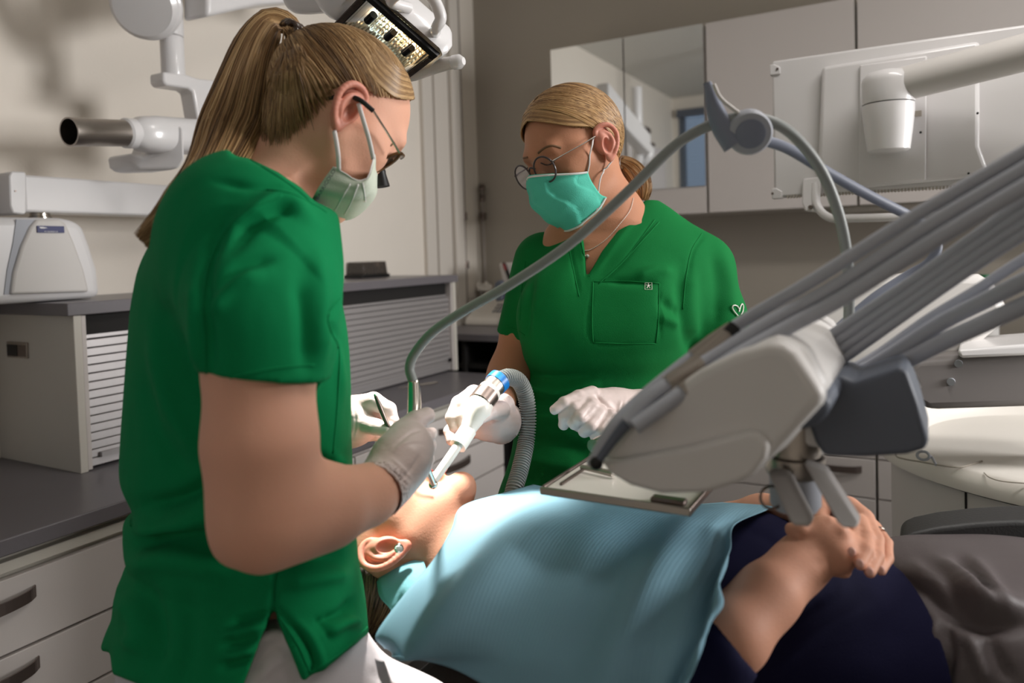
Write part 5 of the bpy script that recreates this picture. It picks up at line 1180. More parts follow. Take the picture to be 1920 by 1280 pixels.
MB().lathe(P(711, 316, .985), P(716, 352, .985)-P(711, 316, .985), [(.0070, 0), (.0080, .004), (.0080, .006), (.0078, .007), (.0105, .0225), (.0108, .0245), (.0085, .0245)], 28).build('loupe', 'black', g1)
# brow and lashes
MB().tube(spline([P(742, 262, .955), P(733, 272, .948), P(722, 276, .945)], 4), [.0008, .0016, .0008], 6).build('eyebrow', 'brow_hair', W1)
# mouth mirror in the left hand
mt_ = empty('mouth_mirror', P(728, 790, 1.06), 'slim green-tipped mouth mirror held between the dentist\'s left fingers', 'instrument')
MB().tube(spline([P(704, 742, 1.055), P(712, 762, 1.055), P(726, 795, 1.055), P(745, 822, 1.055)], 4), [.0022, .0036, .0036, .0032, .0026], 12).build('handle', 'pewter', mt_)
MB().tube([P(702, 738, 1.055), P(705, 746, 1.055)], [.0012, .0026], 10).build('tip', 'green_display', mt_)
MB().tube([P(745, 822, 1.055), P(808, 888, 1.04)], .0014, 8).build('shaft', 'steel', mt_)
# ================================================================== the assistant (standing behind the patient)
t = empty('person', P(1120, 1500, 1.35), 'woman in green V-neck scrubs with round glasses and teal mask, standing behind the patient', 'person')
W2 = t
HW2 = place_head([[0.4262, -0.2641, -0.8652], [0.0478, 0.9617, -0.27], [0.9034, 0.0737, 0.4225]], 8, 6, .95, 1, (1135, 275), 1.3338)
S = Sdf(L(830, 1010, 1.52), L(1460, 110, 1.02)+np.array([.12, .1, 0]), .0036)
HW2.build(S); HW2.lips(S)
S.cap(HW2.p(0, -.05, -.025), L(1148, 430, 1.37), .050, .056, k=.03); S.cap(L(1150, 420, 1.37), L(1155, 500, 1.37), .056, .09, k=.05)
S.cap(L(1060, 480, 1.37), L(1260, 475, 1.40), .045, .045, k=.04)
S.loft([(440, 1050, 1260, 1.37, .05), (480, 1010, 1350, 1.37, .085), (560, 1000, 1320, 1.37, .10), (700, 1010, 1240, 1.37, .10), (850, 1000, 1220, 1.37, .10), (1010, 1000, 1200, 1.37, .10)], k=.05)
S.chain([(1010, 510, 1.38, 42), (982, 600, 1.39, 37), (955, 705, 1.36, 36), (926, 760, 1.26, 32), (908, 790, 1.16, 30)], k=.03)
S.chain([(1305, 520, 1.38, 46), (1340, 620, 1.39, 50), (1325, 740, 1.36, 42), (1250, 765, 1.25, 36), (1190, 768, 1.17, 32)], k=.03)
HAND3 = [[(950, 784, 1.17, 29), (925, 790, 1.14, 33), (905, 795, 1.135, 26)], [(940, 762, 1.15, 26), (915, 752, 1.14, 20)],
         [(940, 768, 1.12, 17), (920, 773, 1.09, 13), (901, 785, 1.072, 10.5)],
         [(915, 745, 1.14, 18), (888, 737, 1.12, 15), (860, 756, 1.10, 14), (847, 782, 1.09, 12), (852, 800, 1.085, 10.5)],
         [(905, 755, 1.13, 16), (880, 762, 1.10, 13.5), (865, 780, 1.085, 12.5), (869, 800, 1.08, 11)],
         [(900, 778, 1.15, 16), (862, 790, 1.13, 13), (843, 808, 1.12, 11.5), (846, 826, 1.11, 9.5)],
         [(900, 802, 1.15, 16), (870, 817, 1.14, 11), (852, 829, 1.13, 9)]]
HAND4 = [[(1195, 768, 1.16, 30), (1155, 768, 1.14, 36), (1122, 760, 1.12, 33)],
         [(1110, 740, 1.11, 17), (1085, 744, 1.095, 13), (1058, 755, 1.08, 11.5), (1040, 768, 1.075, 9.5)],
         [(1100, 750, 1.10, 17), (1076, 764, 1.08, 13), (1059, 780, 1.08, 11.5), (1057, 796, 1.09, 10.5)],
         [(1108, 762, 1.09, 18), (1088, 782, 1.07, 13.5), (1077, 793, 1.075, 11.5), (1086, 800, 1.10, 10)],
         [(1122, 775, 1.09, 18), (1107, 798, 1.07, 13.5), (1096, 808, 1.08, 11.5), (1100, 800, 1.10, 10)],
         [(1142, 785, 1.09, 18), (1130, 808, 1.07, 13.5), (1118, 817, 1.08, 11.5), (1120, 806, 1.10, 10)]]
for c in HAND3+HAND4: S.chain(c, k=.003, shrink=.002)
V, F = S.mesh(1); bake('body', (V, F), 'skin_tan', t)
HW2.ear(1, 'ear', 'skin_ear', t)
# scrub top with V neck
S = Sdf(L(910, 980, 1.56), L(1470, 350, 1.14)+np.array([.1, .05, 0]), .0034)
S.loft([(378, 1190, 1236, 1.40, .03), (400, 1150, 1270, 1.395, .06), (430, 1075, 1312, 1.385, .085), (460, 1022, 1345, 1.375, .105), (500, 996, 1362, 1.37, .12), (550, 982, 1345, 1.365, .135), (610, 976, 1310, 1.36, .145), (660, 980, 1290, 1.36, .14), (700, 992, 1272, 1.365, .13), (760, 975, 1255, 1.365, .13), (850, 958, 1245, 1.365, .135), (930, 932, 1235, 1.365, .14), (990, 915, 1235, 1.365, .145)], k=.02, n=2.2)
S.ell(L(1060, 590, 1.27), (.075, .07, .05), None, k=.05); S.ell(L(1190, 585, 1.27), (.075, .07, .05), None, k=.05)
# sleeves
S.cap(L(1020, 492, 1.38), L(975, 625, 1.385), .056, .043, k=.02)
S.cap(L(1308, 508, 1.38), L(1336, 610, 1.385), .060, .059, k=.04); S.cap(L(1336, 600, 1.385), L(1326, 730, 1.37), .059, .052, k=.03)
c3 = L(962, 632, 1.385); S.cap(L(970, 642, 1.385), L(955, 740, 1.37), .060, .060, k=.001, op='s', cut=(c3, np.array([.35, 1, 0])))
# V neck opening
vn = [(1082, 412), (1090, 440), (1100, 520), (1128, 470), (1165, 425), (1205, 378), (1190, 340), (1080, 340)]
def front_carve(S, poly, zmin, k=.003):
    poly = np.array(poly, float)
    T = Sdf(S.lo, S.lo+S.h*(S.n-1), S.h); T.n = S.n; T.ax = S.ax; T.f = np.full(S.f.shape, -1., np.float32); T.carve_px(poly, k=.0001)
    inside = T.f          # positive inside polygon prism
    zz = (S.ax[2][None, None, :]-zmin)
    rem = np.minimum(inside, zz)   # >0 inside prism and nearer than zmin
    S.f = np.maximum(S.f, rem)
front_carve(S, vn, -1.37)
front_carve(S, [(1075, 425), (1075, 300), (1225, 300), (1208, 378), (1150, 440)], -1.43)
V, F = S.mesh(1)
fo = [(-5, 12, [(1272, 500), (1278, 560), (1285, 620), (1310, 690)]), (4, 12, [(1300, 500), (1296, 580), (1302, 640)]), (4, 9, [(1190, 520), (1225, 508), (1262, 512)]), (-4, 8, [(1140, 527), (1190, 528), (1235, 530)]),
 (-4, 10, [(1240, 560), (1258, 580), (1275, 585)]), (3, 9, [(1235, 595), (1255, 600), (1275, 610)]), (-5, 8, [(1000, 520), (990, 570), (986, 640)]),
 (-5, 12, [(985, 700), (1040, 712), (1100, 705)]), (5, 14, [(990, 725), (1050, 735), (1130, 720)]), (-5, 12, [(990, 750), (1060, 757), (1150, 740)]), (4, 14, [(985, 780), (1040, 780), (1120, 770)]), (-4, 14, [(975, 820), (1040, 830), (1110, 850)]), (4, 16, [(965, 850), (1030, 870), (1100, 880)]), (-4, 14, [(950, 890), (1010, 905)]),
 (-1.6, 3.2, [(1068, 430), (1072, 480), (1080, 520), (1086, 552)]), (1.5, 6, [(1085, 425), (1093, 470), (1106, 522)]), (1.5, 6, [(1110, 520), (1150, 462), (1205, 392)]),
 (-1.2, 3, [(1122, 535), (1170, 490), (1225, 415)]), (-1.5, 4, [(1320, 440), (1300, 470), (1288, 520)]), (-1, 3, [(1112, 527), (1236, 531)]), (-1, 3, [(1112, 527), (1110, 640), (1230, 642)]), (-1.2, 3, [(1236, 531), (1238, 640)]), (3, 12, [(1350, 460), (1370, 530), (1375, 590)]), (-3, 12, [(1335, 470), (1345, 540), (1340, 610)])]
V = strokes(V, F, fo, gain=1.5); V = waves(V, F, .005, 20, (1, .6, 1), 13); V = waves(V, F, .001, 70, (1, .6, 1), 14)
st = bake('scrub_top', (V, F), 'scrub_green_deep', t)
# badge on the breast pocket and heart stitched on the sleeve: ray-cast onto the cloth so that they lie on it
bpy.context.view_layer.update()
for pl in ([(1064, 420), (1068, 470), (1078, 520), (1086, 556)], [(1085, 425), (1093, 470), (1106, 518)], [(1122, 532), (1170, 488), (1228, 412)], [(1131, 527), (1175, 484), (1236, 416)], [(1316, 438), (1296, 470), (1286, 520), (1280, 580)], [(1112, 528), (1170, 527), (1236, 531)], [(1112, 528), (1110, 600), (1112, 642)], [(1112, 642), (1170, 644), (1230, 644)], [(1236, 531), (1234, 600), (1230, 644)], [(985, 490), (978, 545), (975, 600)], [(950, 612), (968, 618), (984, 628)]):
    seam(st, pl, .0011, 'scrub_green_deep', t)
bd = MB().tube([surf(st, x, y) for x, y in [(1209, 530), (1222, 530), (1222, 543), (1209, 543)]], .0005, 6, closed=True)
o = bd.build('pocket_badge', 'key_white', t)
for a in range(5):
    an = PI/2+a*2*PI/5; MB().tube([surf(st, 1215.5, 536.5), surf(st, 1215.5+5*math.cos(an), 536.5-5*math.sin(an))], .0007, 6).build('star_arm', 'key_white', o)
hp2 = [(1384, 592), (1377, 583), (1374, 576), (1377, 572), (1383, 574), (1387, 581)]
MB().tube(spline([surf(st, x-2, y, .002) for x, y in hp2], 4), .0011, 8).build('heart_stitch', 'key_white', t)
MB().tube(spline([surf(st, x-3, y, .002) for x, y in [(1387, 584), (1390, 574), (1393, 570), (1395, 575), (1394, 584), (1391, 590)]], 4), .0011, 8).build('heart_stitch', 'key_white', t)
cf = [(1, 3, [(912+k*5, 800-k*2), (925+k*5, 790), (935+k*5, 775)]) for k in range(4)]
glove('glove', HAND3, t, ((944, 798, 1.17), (925, 786, 1.14), .030, .029), folds=cf)
glove('glove', HAND4, t, ((1204, 766, 1.17), (1170, 768, 1.15), .031, .030), folds=[(1.2, 3, [(1165+k*9, 748), (1160+k*9, 770), (1168+k*9, 790)]) for k in range(4)]+[(-1.2, 4, [(1112, 760), (1092, 785)]), (1.5, 6, [(1120, 738), (1150, 770), (1160, 795)])])
S = Sdf(L(880, 1500, 1.56), L(1330, 900, 1.12)+np.array([.1, .05, 0]), .006)
S.loft([(930, 960, 1215, 1.37, .12), (1100, 940, 1210, 1.37, .13), (1500, 1000, 1180, 1.37, .11)], k=.02); bake('trousers', S.mesh(1), 'white_cotton', t)
# hair
EL2 = {0: 34, 20: 33, 40: 23, 60: 7, 78: -2, 92: 2, 105: -14, 120: -28, 140: -44, 180: -52}
HW2.cap_mesh(EL2, 'hair_cap', 'scalp_blonde', t, 1.06)
TIE2 = L(1172, 312, 1.40); q = (TIE2-HW2.o)@HW2.R/HW2.sc-HW2.SK; td2 = nrm(q/np.array([.074, .088, .097]))
def mid2(ph, d0, d1): g = 1 if ph > 0 else -1; return nrm(np.array([g*.95, .75 if abs(ph) < 60 else .3, -.1 if abs(ph) < 70 else -.5]))
C, R_, T_ = comb(HW2, EL2, td2, 1500, mid=mid2, seed=8, lift=1.09, endlift=1.10)
strand_mesh('hair_strands', C, R_, T_, 'golden_hair', t)
# swept crown strands from the parting
g = np.random.default_rng(4); C = []; T = []
for i in range(1100):
    side = 1 if i % 3 else -1; u = g.random(); d0 = nrm(np.array([.12*side*g.random(), .72+.28*u, .75-1.35*u])); d1 = nrm(td2+g.normal(size=3)*.06); md = nrm(np.array([side*1.0, .75-.35*g.random(), .55-1.0*u])); c = []
    for k in range(18):
        t_ = k/17; d = nrm((1-t_)**2*d0+2*t_*(1-t_)*md*1.1+t_*t_*d1); c.append(HW2.dirp(d, 1.095+.025*math.sin(PI*t_)+.008*math.sin(i)))
    C.append(c); T.append(np.clip(.55+.2*g.normal()+.2*math.sin(u*40), 0, 1))
C = np.array(C); strand_mesh('crown_strands', C, np.full(C.shape[:2], .0008), np.array(T), 'golden_hair', t)
g = np.random.default_rng(14); C = []; T = []
for i in range(1300):
    sd_ = 1 if i % 4 else -1; u = g.random(); e0 = 34+u*22; pts = [edir(sd_*(-22+10*g.random()), e0), edir(sd_*28, 24+u*26), edir(sd_*55, 10+u*26), edir(sd_*80, 0+u*24), edir(sd_*104, -6+u*16), nrm(td2+g.normal(size=3)*.05)]
    q = _spl(np.array(pts), 5)[:26]; C.append([HW2.dirp(d, 1.085+.012*u+.006*math.sin(i*.7)+.004*g.random()) for d in q]); T.append(np.clip(.5+.2*g.normal()+.22*math.sin(u*30), 0, 1))
C = np.array(C); strand_mesh('swept_strands', C, np.full(C.shape[:2], .00085)*np.interp(np.linspace(0, 1, C.shape[1]), [0, .1, 1], [.2, 1, 1])[None, :], np.array(T), 'golden_hair', t)
tail([(1160, 302, 1.41, 12), (1178, 312, 1.41, 18), (1194, 330, 1.40, 22), (1203, 352, 1.40, 20), (1204, 376, 1.40, 12)], 700, 6, 'ponytail', 'golden_hair', t, spread=.3)
MB().tube([P(1166+9*math.cos(a)*.6, 305+11*math.sin(a), 1.40+.012*math.cos(a)) for a in np.linspace(0, 2*PI, 18)[:-1]], .0025, 8, closed=True).build('hair_tie', 'golden_hair', t)
# mask
H2 = HW2
def hp3(x, y, z): return Vector(CAM3@H2.p(x, y, z)+ORG)
def mask_local(H, name, m, parent):
    # strips from one cheek across the nose to the other, rows from the bridge down under the chin
    xs = [-.066, -.058, -.034, 0, .034, .058, .066]; rows = []
    zb = {0: [.040, .066, .094, .117, .094, .066, .040], 1: [.040, .074, .102, .122, .102, .074, .040], 2: [.036, .070, .102, .119, .102, .070, .036], 3: [.030, .058, .088, .102, .088, .058, .030], 4: [.018, .036, .058, .074, .058, .036, .018]}
    ysr = [[-.040, -.034, -.022, -.010, -.022, -.034, -.040], [-.055, -.050, -.044, -.038, -.044, -.050, -.055], [-.070, -.072, -.072, -.070, -.072, -.072, -.070], [-.086, -.094, -.100, -.102, -.100, -.094, -.086], [-.096, -.112, -.124, -.128, -.124, -.112, -.096]]
    return [[Vector(CAM3@H.p(xs[j], ysr[i][j], zb[i][j])+ORG) for i in range(5)] for j in range(7)]
G = grid_sheet(mask_local(HW2, 'x', 'y', t), 8, 12)
N = np.cross(np.gradient(G, axis=1), np.gradient(G, axis=0)); N /= np.maximum(np.linalg.norm(N, axis=2, keepdims=True), 1e-9)
a_, b_, _ = G.shape; uu, vv = np.meshgrid(np.linspace(0, 1, a_), np.linspace(0, 1, b_), indexing='ij')
sgm = 1 if N[a_//2, b_//2]@(np.array(ORG)-G[a_//2, b_//2]) > 0 else -1
G = G+N*sgm*((.0042*((vv*4.4+.25*np.sin(uu*7)) % 1)+.0025*np.sin(uu*15+vv*11)*np.sin(uu*6+2))*np.sin(PI*vv))[..., None]
mk = sheet_mesh('face_mask', G, 'mask_green', t, .0012)
def gp(u, v, off=.0016):
    i, j = u*(a_-1), v*(b_-1); p = G[int(round(i)), int(round(j))]; n_ = N[int(round(i)), int(round(j))]; s_ = 1 if n_@(np.array(ORG)-p) > 0 else -1; return Vector(p+n_*off*s_)
bnd = G[:, :max(3, int(b_*.17))]; sg = 1 if N[a_//2, 2]@(np.array(ORG)-G[a_//2, 2]) > 0 else -1
sheet_mesh('nose_band', bnd+N[:, :bnd.shape[1]]*.0011*sg, 'strap_white', mk, .0006)
for v0 in (.03, .10, .16): MB().tube(spline([gp(u, v0, .0022) for u in np.linspace(.02, .98, 14)], 3), .0010 if v0 != .03 else .0016, 6).build('nose_seam', 'mask_green' if v0 > .05 else 'strap_white', mk)
for u0 in (.03, .97): MB().tube(spline([gp(u0, v) for v in np.linspace(.02, .98, 12)], 3), .0018, 6).build('edge_binding', 'strap_white', mk)
a = gp(.66, .22, .002); b = gp(.86, .22, .002); text_mesh('print', 'TOP FRONT', (a+b)/2, b-a, gp(.75, .14)-gp(.75, .24), .0032, 'key_grey', mk)
E3 = HW2
def hq(x, y, z): return Vector(CAM3@HW2.p(x, y, z)+ORG)
bpy.context.view_layer.update(); bw = [o_ for o_ in W2.children if o_.name.startswith('body')][0]
MB().tube(wrap(bw, [gp(.97, .03), hq(.072, -.014, .030), hq(.078, .010, .012), hq(.082, .022, -.004)], .0016), .0014, 8).build('ear_loop', 'strap_white', mk)
MB().tube(wrap(bw, [gp(.97, .80), hq(.070, -.062, .022), hq(.076, -.046, .002), hq(.084, -.036, -.012)], .0016), .0014, 8).build('ear_loop', 'strap_white', mk)
# round glasses (a thing of its own)
g2 = empty('glasses', hq(0, 0, .11), 'round dark-rimmed glasses worn by the woman with the teal mask', 'glasses')
for sx in (-1, 1):
    c = hq(sx*.0335, -.010, .104); U_ = Vector(CAM3@HW2.R[:, 0]); Vv = Vector(CAM3@nrm(HW2.R[:, 1]+HW2.R[:, 2]*.12)); U_ = (U_-Vector(CAM3@HW2.R[:, 2])*sx*.10).normalized()
    rim = [c+U_*(.0245*math.cos(a))+Vv*(.0225*math.sin(a)) for a in np.linspace(0, 2*PI, 40)[:-1]]
    MB().tube(rim, .0017, 8, closed=True).build('lens_rim', 'frame_brown', g2)
    n_ = U_.cross(Vv).normalized()*.0008; v = [c+U_*(.0236*math.cos(a))+Vv*(.0216*math.sin(a)) for a in np.linspace(0, 2*PI, 40)[:-1]]
    MB().prism([q-n_*.5 for q in v], n_).build('lens', 'lens', g2)
    MB().tube(spline([c+U_*(sx*.0245)+Vv*.008, hq(sx*.066, .002, .082), hq(sx*.076, .008, .04), hq(sx*.083, .014, .0), hq(sx*.086, .006, -.02)], 5), [.0022, .0013, .0011, .0011, .0015], 8).build('temple', 'steel' if sx > 0 else 'frame_brown', g2)
MB().tube(spline([hq(-.0095, -.003, .105), hq(0, .002, .108), hq(.0095, -.003, .105)], 5), .0016, 8).build('bridge', 'frame_brown', g2)
bq = [o_ for o_ in W2.children if o_.name.startswith('body')][0]
seam(bq, [(1009, 287), (1022, 277), (1036, 273), (1052, 277)], .0023, 'brow_hair', t, 'eyebrow', -.0006); seam(bq, [(972, 303), (980, 297), (990, 295)], .0020, 'brow_hair', t, 'eyebrow', -.0005)
seam(bq, [(1014, 305), (1026, 309), (1040, 304)], .0012, 'eye_dark', t, 'eyelashes', .0005); seam(bq, [(976, 326), (984, 329), (994, 325)], .0012, 'eye_dark', t, 'eyelashes', .0005)
# necklace (bead chain with pendant)
nk = empty('necklace', P(1098, 470, 1.28), 'fine bead necklace with small pendant at the V neck', 'necklace')
bm_ = [o_ for o_ in W2.children if o_.name.startswith('body')][0]
bp_ = spline([Vector((x, y, 0)) for x, y in [(1187, 372), (1180, 396), (1162, 420), (1138, 448), (1112, 466), (1096, 470), (1088, 464)]], 8)
ch = MB(); pp = [q_ for q_ in (surf(bm_, p.x, p.y, .0012) for p in bp_) if q_ is not None]
MB().tube(pp, .0004, 6).build('chain', 'key_white', nk)
be = MB()
for p in pp[::1]: be.ball(p, .0009, 6)
o = be.build('beads', 'key_white', nk); o['kind'] = 'stuff'
for dx in (-3, 4): MB().ball((surf(bm_, 1098+dx, 479+abs(dx)*.5, .003) or P(1098+dx, 480, 1.3)), .0032, 10).build('pendant', 'key_white', nk)
# ================================================================== the patient
t = empty('person', P(1200, 1180, .95), 'reclining patient in navy top and grey trousers with folded hands', 'person')
HP = Head([[0.0305, -0.9903, -0.1353], [-0.2964, -0.1382, 0.945], [-0.9546, 0.0113, -0.2978]], [-0.1700, -0.3760, -1.0636], 1.0)
S = Sdf(*bbox(640, 1700, 860, 1372, .70, 1.16, .01), .0027)
HP.build(S); HP.lips(S)
S.ell(HP.p(0, -.072, .088), (.013, .013, .016), HP.R, k=.006, op='s')
S.cap(HP.p(0, -.06, -.03), L(935, 1060, 1.01), .056, .056, k=.03); S.cap(HP.p(0, -.045, -.055), L(880, 1090, 1.03), .050, .05, k=.03)
S.loft([(905, 1010, 1160, 1.0, .04), (960, 1005, 1220, 1.0, .09), (1080, 1010, 1270, .98, .10), (1240, 1020, 1300, .96, .09), (1400, 1040, 1300, .94, .08), (1560, 1080, 1300, .94, .08)], axis='x', k=.03)
# near arm: elbow low in front, forearm rising to the folded hands
S.chain([(1080, 1130, .86, 60), (1290, 1278, .77, 56), (1372, 1190, .755, 55), (1440, 1115, .785, 46), (1500, 1058, .815, 38), (1530, 1030, .825, 40)], k=.035)
S.chain([(1330, 990, 1.08, 42), (1430, 968, 1.03, 36), (1490, 955, .98, 29), (1540, 962, .93, 28)], k=.02)
HB = [[(1520, 1035, .82, 42), (1548, 1012, .82, 44), (1562, 1030, .815, 44)], [(1530, 1002, .82, 26), (1502, 995, .815, 18), (1484, 992, .82, 13)],
      [(1570, 1000, .81, 24), (1592, 1012, .82, 16), (1605, 1040, .84, 13)], [(1572, 1035, .81, 24), (1590, 1052, .82, 16)], [(1560, 1058, .815, 22), (1582, 1070, .82, 14)]]
HF = [[(1560, 945, .93, 24), (1590, 955, .90, 24), (1616, 975, .875, 24)],
      [(1598, 975, .86, 14), (1602, 1000, .83, 12.5), (1604, 1020, .81, 12), (1598, 1036, .795, 10.5)],
      [(1612, 978, .86, 15), (1625, 1005, .825, 13), (1625, 1032, .80, 12.5), (1613, 1058, .785, 11)],
      [(1627, 982, .865, 15), (1645, 1010, .83, 12.5), (1646, 1042, .805, 12), (1631, 1073, .785, 10.5)],
      [(1638, 988, .875, 14), (1662, 1018, .845, 11.5), (1664, 1046, .82, 11), (1652, 1070, .80, 9.5)],
      [(1545, 945, .92, 18), (1541, 958, .90, 14), (1539, 975, .88, 13), (1537, 990, .87, 11)]]
for c in HB+HF: S.chain(c, k=.0025)
V, F = S.mesh(1)
V = strokes(V, F, [(1.8, 6, [(1552, 968), (1562, 978)]), (1.2, 6, [(1575, 985), (1582, 998)]), (-.8, 3, [(1594, 1002), (1610, 1002)]), (-.8, 3, [(1617, 1008), (1634, 1006)]), (-.8, 3, [(1636, 1012), (1654, 1010)])])
bake('body', (V, F), 'skin', t)
HP.ear(-1, 'ear', 'skin_ear', t)
def hpp(x, y, z): return Vector(CAM3@HP.p(x, y, z)+ORG)
MB().tube(spline([hpp(-.022, -.066, .083), hpp(-.008, -.060, .091), hpp(.008, -.060, .091), hpp(.022, -.066, .083)], 4), [.002, .0045, .005, .0045, .002], 10).build('upper_lip', 'lip', t)
MB().tube(spline([hpp(-.022, -.072, .083), hpp(-.009, -.082, .090), hpp(.009, -.082, .090), hpp(.022, -.072, .083)], 4), [.002, .005, .0055, .005, .002], 10).build('lower_lip', 'lip', t)
mat('nail', srgb(226, 176, 162), .25, coat=.4)
for (x, y, d) in ((1597, 1034, .7865), (1612, 1056, .776), (1630, 1071, .777), (1651, 1068, .7925)):
    MB().ball(P(x, y, d), (.0042, .0022, .0052), 12).build('fingernail', 'nail', t, smooth=180)
# ear stud
e = empty('earring', P(748, 1027, .98), 'round sparkling stud earring in the patient\'s ear', 'earring')
c = Vector(CAM3@HP.p(-.093, -.036, -.016)+ORG); ax = (Vector(ORG)-c).normalized()
c = P(748, 1028, (c-Vector(ORG)).dot(Vector(FW))-.004)
MB().lathe(c, ax, [(.0012, -.004), (.0052, 0), (.0056, .0012), (.0035, .003), (.001, .0032)], 10).build('stone', 'crystal', e, smooth=0)
MB().tube([c+Vector(RW)*(.0056*math.cos(a))+Vector(UW)*(.0056*math.sin(a)) for a in np.linspace(0, 2*PI, 17)[:-1]], .0009, 6, closed=True).build('setting', 'steel', e)
# ring and bracelet
r_ = empty('finger_ring', P(1648, 998, .84), 'thin gold ring on the patient\'s finger', 'ring')
a = (P(1654, 1018, .845)-P(1632, 992, .868)).normalized(); u, v = frame_of(a); c = P(1643, 1003, .858)
MB().tube([c+u*(.0108*math.cos(k))+v*(.0108*math.sin(k)) for k in np.linspace(0, 2*PI, 28)[:-1]], .0011, 8, closed=True).build('band', 'steel', r_)
b_ = empty('bracelet', P(1520, 925, .95), 'thin beaded bracelet on the patient\'s far wrist', 'bracelet')
a = (P(1540, 965, .93)-P(1500, 945, .98)).normalized(); u, v = frame_of(a); c = P(1516, 952, .958)
be = MB()
for k in np.linspace(0, 2*PI, 40)[:-1]: be.ball(c+u*(.0235*math.cos(k))+v*(.0235*math.sin(k)), .0018, 6)
o = be.build('beads', 'key_white', b_); o['kind'] = 'stuff'
# hair of the patient
ELP = {0: 50, 20: 48, 40: 38, 60: 26, 78: 8, 92: 4, 105: -10, 120: -25, 140: -48, 180: -60}
HP.cap_mesh(ELP, 'hair_cap', 'scalp_dark', t, 1.06)
tp = nrm(np.array([-.25, .2, -1.1]))
C, R_, T_ = comb(HP, ELP, tp, 1100, seed=12, lift=1.09, endlift=1.2)
strand_mesh('hair_strands', C, R_, T_, 'dark_blond_hair', t)
tail([(690, 1060, 1.02, 40), (672, 1090, 1.03, 44), (665, 1120, 1.05, 30), (680, 1140, 1.08, 16)], 500, 15, 'loose_hair', 'dark_blond_hair', t, spread=.4)
# navy top
S = Sdf(*bbox(880, 1680, 950, 1380, .70, 1.14), .0038)
S.loft([(925, 1010, 1220, 1.02, .08), (980, 1000, 1255, 1.0, .12), (1080, 985, 1300, .985, .14), (1240, 975, 1330, .965, .145), (1380, 966, 1350, .955, .145), (1440, 968, 1355, .95, .145), (1500, 990, 1360, .945, .145), (1560, 1020, 1360, .94, .145), (1620, 1036, 1360, .935, .145), (1664, 1044, 1360, .93, .145)], axis='x', k=.02, n=2.1)
S.chain([(1060, 1120, .86, 72), (1262, 1300, .765, 80), (1345, 1220, .752, 78)], k=.04)
cs = L(1368, 1192, .755); S.cap(L(1350, 1212, .75), L(1440, 1110, .785), .062, .062, k=.001, op='s', cut=(cs, np.array([-.78, -.62, 0])))
V, F = S.mesh(1); V = strokes(V, F, [(-5, 14, [(1400, 1230), (1480, 1160), (1560, 1110)]), (3, 16, [(1440, 1260), (1540, 1180), (1640, 1130)]), (-2, 12, [(1390, 985), (1440, 1010), (1470, 1040)])]); V = waves(V, F, .003, 26, (1, 1, 1), 21)
bake('navy_top', (V, F), 'navy_knit', t)
# grey trousers
S = Sdf(*bbox(1610, 2120, 1010, 1400, .72, 1.12), .0045)
S.loft([(1622, 1090, 1316, .93, .10), (1655, 1066, 1336, .928, .122), (1684, 1046, 1358, .925, .141), (1760, 1032, 1370, .92, .155), (1850, 1030, 1370, .92, .158), (1960, 1032, 1370, .92, .158), (2100, 1050, 1370, .93, .155)], axis='x', k=.03, n=2.4)
V, F = S.mesh(1)
fo = [(-9, 18, [(1668, 1072), (1740, 1110), (1820, 1165), (1930, 1172)]), (8, 26, [(1680, 1055), (1760, 1080), (1850, 1135), (1940, 1140)]), (-6, 12, [(1720, 1045), (1770, 1085), (1800, 1130), (1850, 1160)]), (6, 13, [(1745, 1040), (1800, 1075), (1835, 1120), (1860, 1150)]), (-6, 11, [(1790, 1040), (1830, 1085), (1855, 1130)]), (5, 12, [(1815, 1040), (1850, 1080), (1880, 1140)]),
      (-4, 10, [(1672, 1110), (1680, 1180), (1672, 1250)]), (5, 12, [(1690, 1115), (1700, 1190), (1690, 1270)]), (-4, 10, [(1710, 1120), (1718, 1200), (1712, 1270)]), (5, 12, [(1750, 1160), (1762, 1220), (1756, 1280)]), (-5, 10, [(1775, 1165), (1780, 1230), (1770, 1280)]), (4, 12, [(1810, 1180), (1830, 1230), (1850, 1280)]), (-4, 12, [(1850, 1185), (1870, 1230), (1900, 1280)])]
V = strokes(V, F, fo, gain=1.8); V = waves(V, F, .005, 24, (.8, 1.4, 1), 22)
bake('trousers', (V, F), 'grey_satin', t)
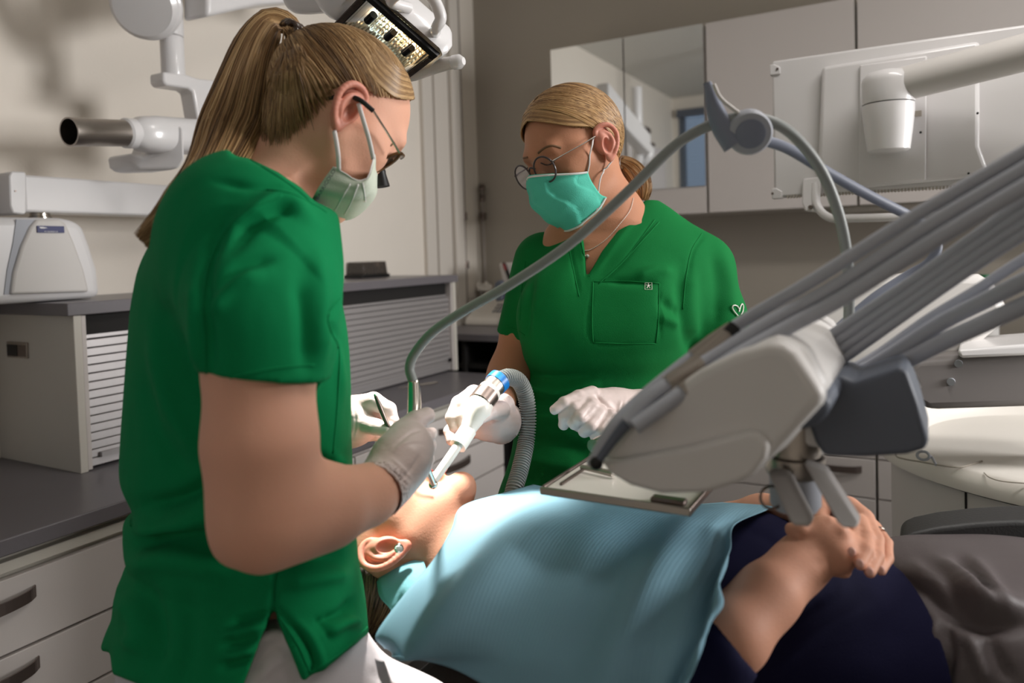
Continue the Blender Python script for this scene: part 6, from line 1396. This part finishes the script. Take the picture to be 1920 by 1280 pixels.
# ------------------------------------------------------------------ paper bib over the chest
rows = [  # each row runs from the head side to the feet side
 [(1000, 908, 1.10), (1080, 925, 1.10), (1180, 938, 1.09), (1290, 945, 1.08), (1380, 940, 1.07), (1470, 938, 1.05)],
 [(940, 925, 1.04), (1040, 935, 1.03), (1160, 946, 1.01), (1290, 952, .99), (1375, 952, .98), (1440, 955, .96)],
 [(866, 944, .985), (985, 950, .965), (1120, 965, .93), (1270, 980, .90), (1340, 985, .88), (1378, 986, .87)],
 [(842, 985, .935), (950, 995, .89), (1100, 1005, .845), (1250, 1030, .815), (1340, 1040, .80), (1372, 1040, .79)],
 [(806, 1040, .90), (920, 1060, .84), (1080, 1075, .79), (1230, 1090, .755), (1320, 1100, .735), (1350, 1104, .73)],
 [(752, 1110, .875), (880, 1140, .80), (1060, 1160, .745), (1210, 1170, .71), (1300, 1172, .685), (1362, 1150, .685)],
 [(702, 1188, .86), (850, 1215, .78), (1040, 1240, .715), (1200, 1250, .68), (1280, 1245, .665), (1330, 1195, .67)],
 [(720, 1215, .87), (800, 1238, .80), (1000, 1330, .71), (1180, 1340, .67), (1260, 1330, .655), (1292, 1290, .655)]]
G = grid_sheet([[P(*q) for q in r] for r in rows], 14, 10)
N = np.cross(np.gradient(G, axis=0), np.gradient(G, axis=1)); N /= np.maximum(np.linalg.norm(N, axis=2, keepdims=True), 1e-9)
a_, b_, _ = G.shape; uu, vv = np.meshgrid(np.linspace(0, 1, a_), np.linspace(0, 1, b_), indexing='ij')
# u along head->feet, v across the body
rip = .013*np.sin(uu*15+vv*3.0)*np.clip(vv*2.2-.35, 0, 1)+.005*np.sin(uu*34+vv*5+1)*np.clip(vv*2-.3, 0, 1)
G = G+N*rip[..., None]
edge = .0035*np.sin(np.arange(a_)*2.3)+.002*np.sin(np.arange(a_)*5.1)
m = mat('bib_paper', srgb(122, 164, 182), .75)
nt = m.node_tree; b = nt.nodes['Principled BSDF']; tc = nt.nodes.new('ShaderNodeTexCoord'); wv = nt.nodes.new('ShaderNodeTexWave'); wv.inputs['Scale'].default_value = 75; wv.inputs['Distortion'].default_value = .6; wv.bands_direction = 'X'
bp = nt.nodes.new('ShaderNodeBump'); bp.inputs['Strength'].default_value = .12; bp.inputs['Distance'].default_value = .0015
nt.links.new(tc.outputs['Object'], wv.inputs['Vector']); nt.links.new(wv.outputs['Fac'], bp.inputs['Height']); nt.links.new(bp.outputs[0], b.inputs['Normal'])
o = sheet_mesh('dental_bib', G, 'bib_paper', None, .0008); tag(o, 'large light blue paper bib draped over the patient\'s chest', 'bib')
# headrest cover
rows = [[(792, 1046, 1.0), (760, 1056, .99), (706, 1086, .985)], [(800, 1075, .97), (765, 1090, .96), (712, 1118, .965)], [(790, 1120, .94), (765, 1135, .94), (732, 1142, .95)], [(770, 1160, .95), (750, 1165, .95), (735, 1160, .96)]]
G = grid_sheet([[P(*q) for q in r] for r in rows], 6, 6); mat('teal_paper', srgb(110, 168, 178), .75, bump=.2, bscale=200)
o = sheet_mesh('headrest_cover', G, 'teal_paper', None, .001); tag(o, 'folded teal paper cover under the patient\'s neck on the headrest', 'paper cover')
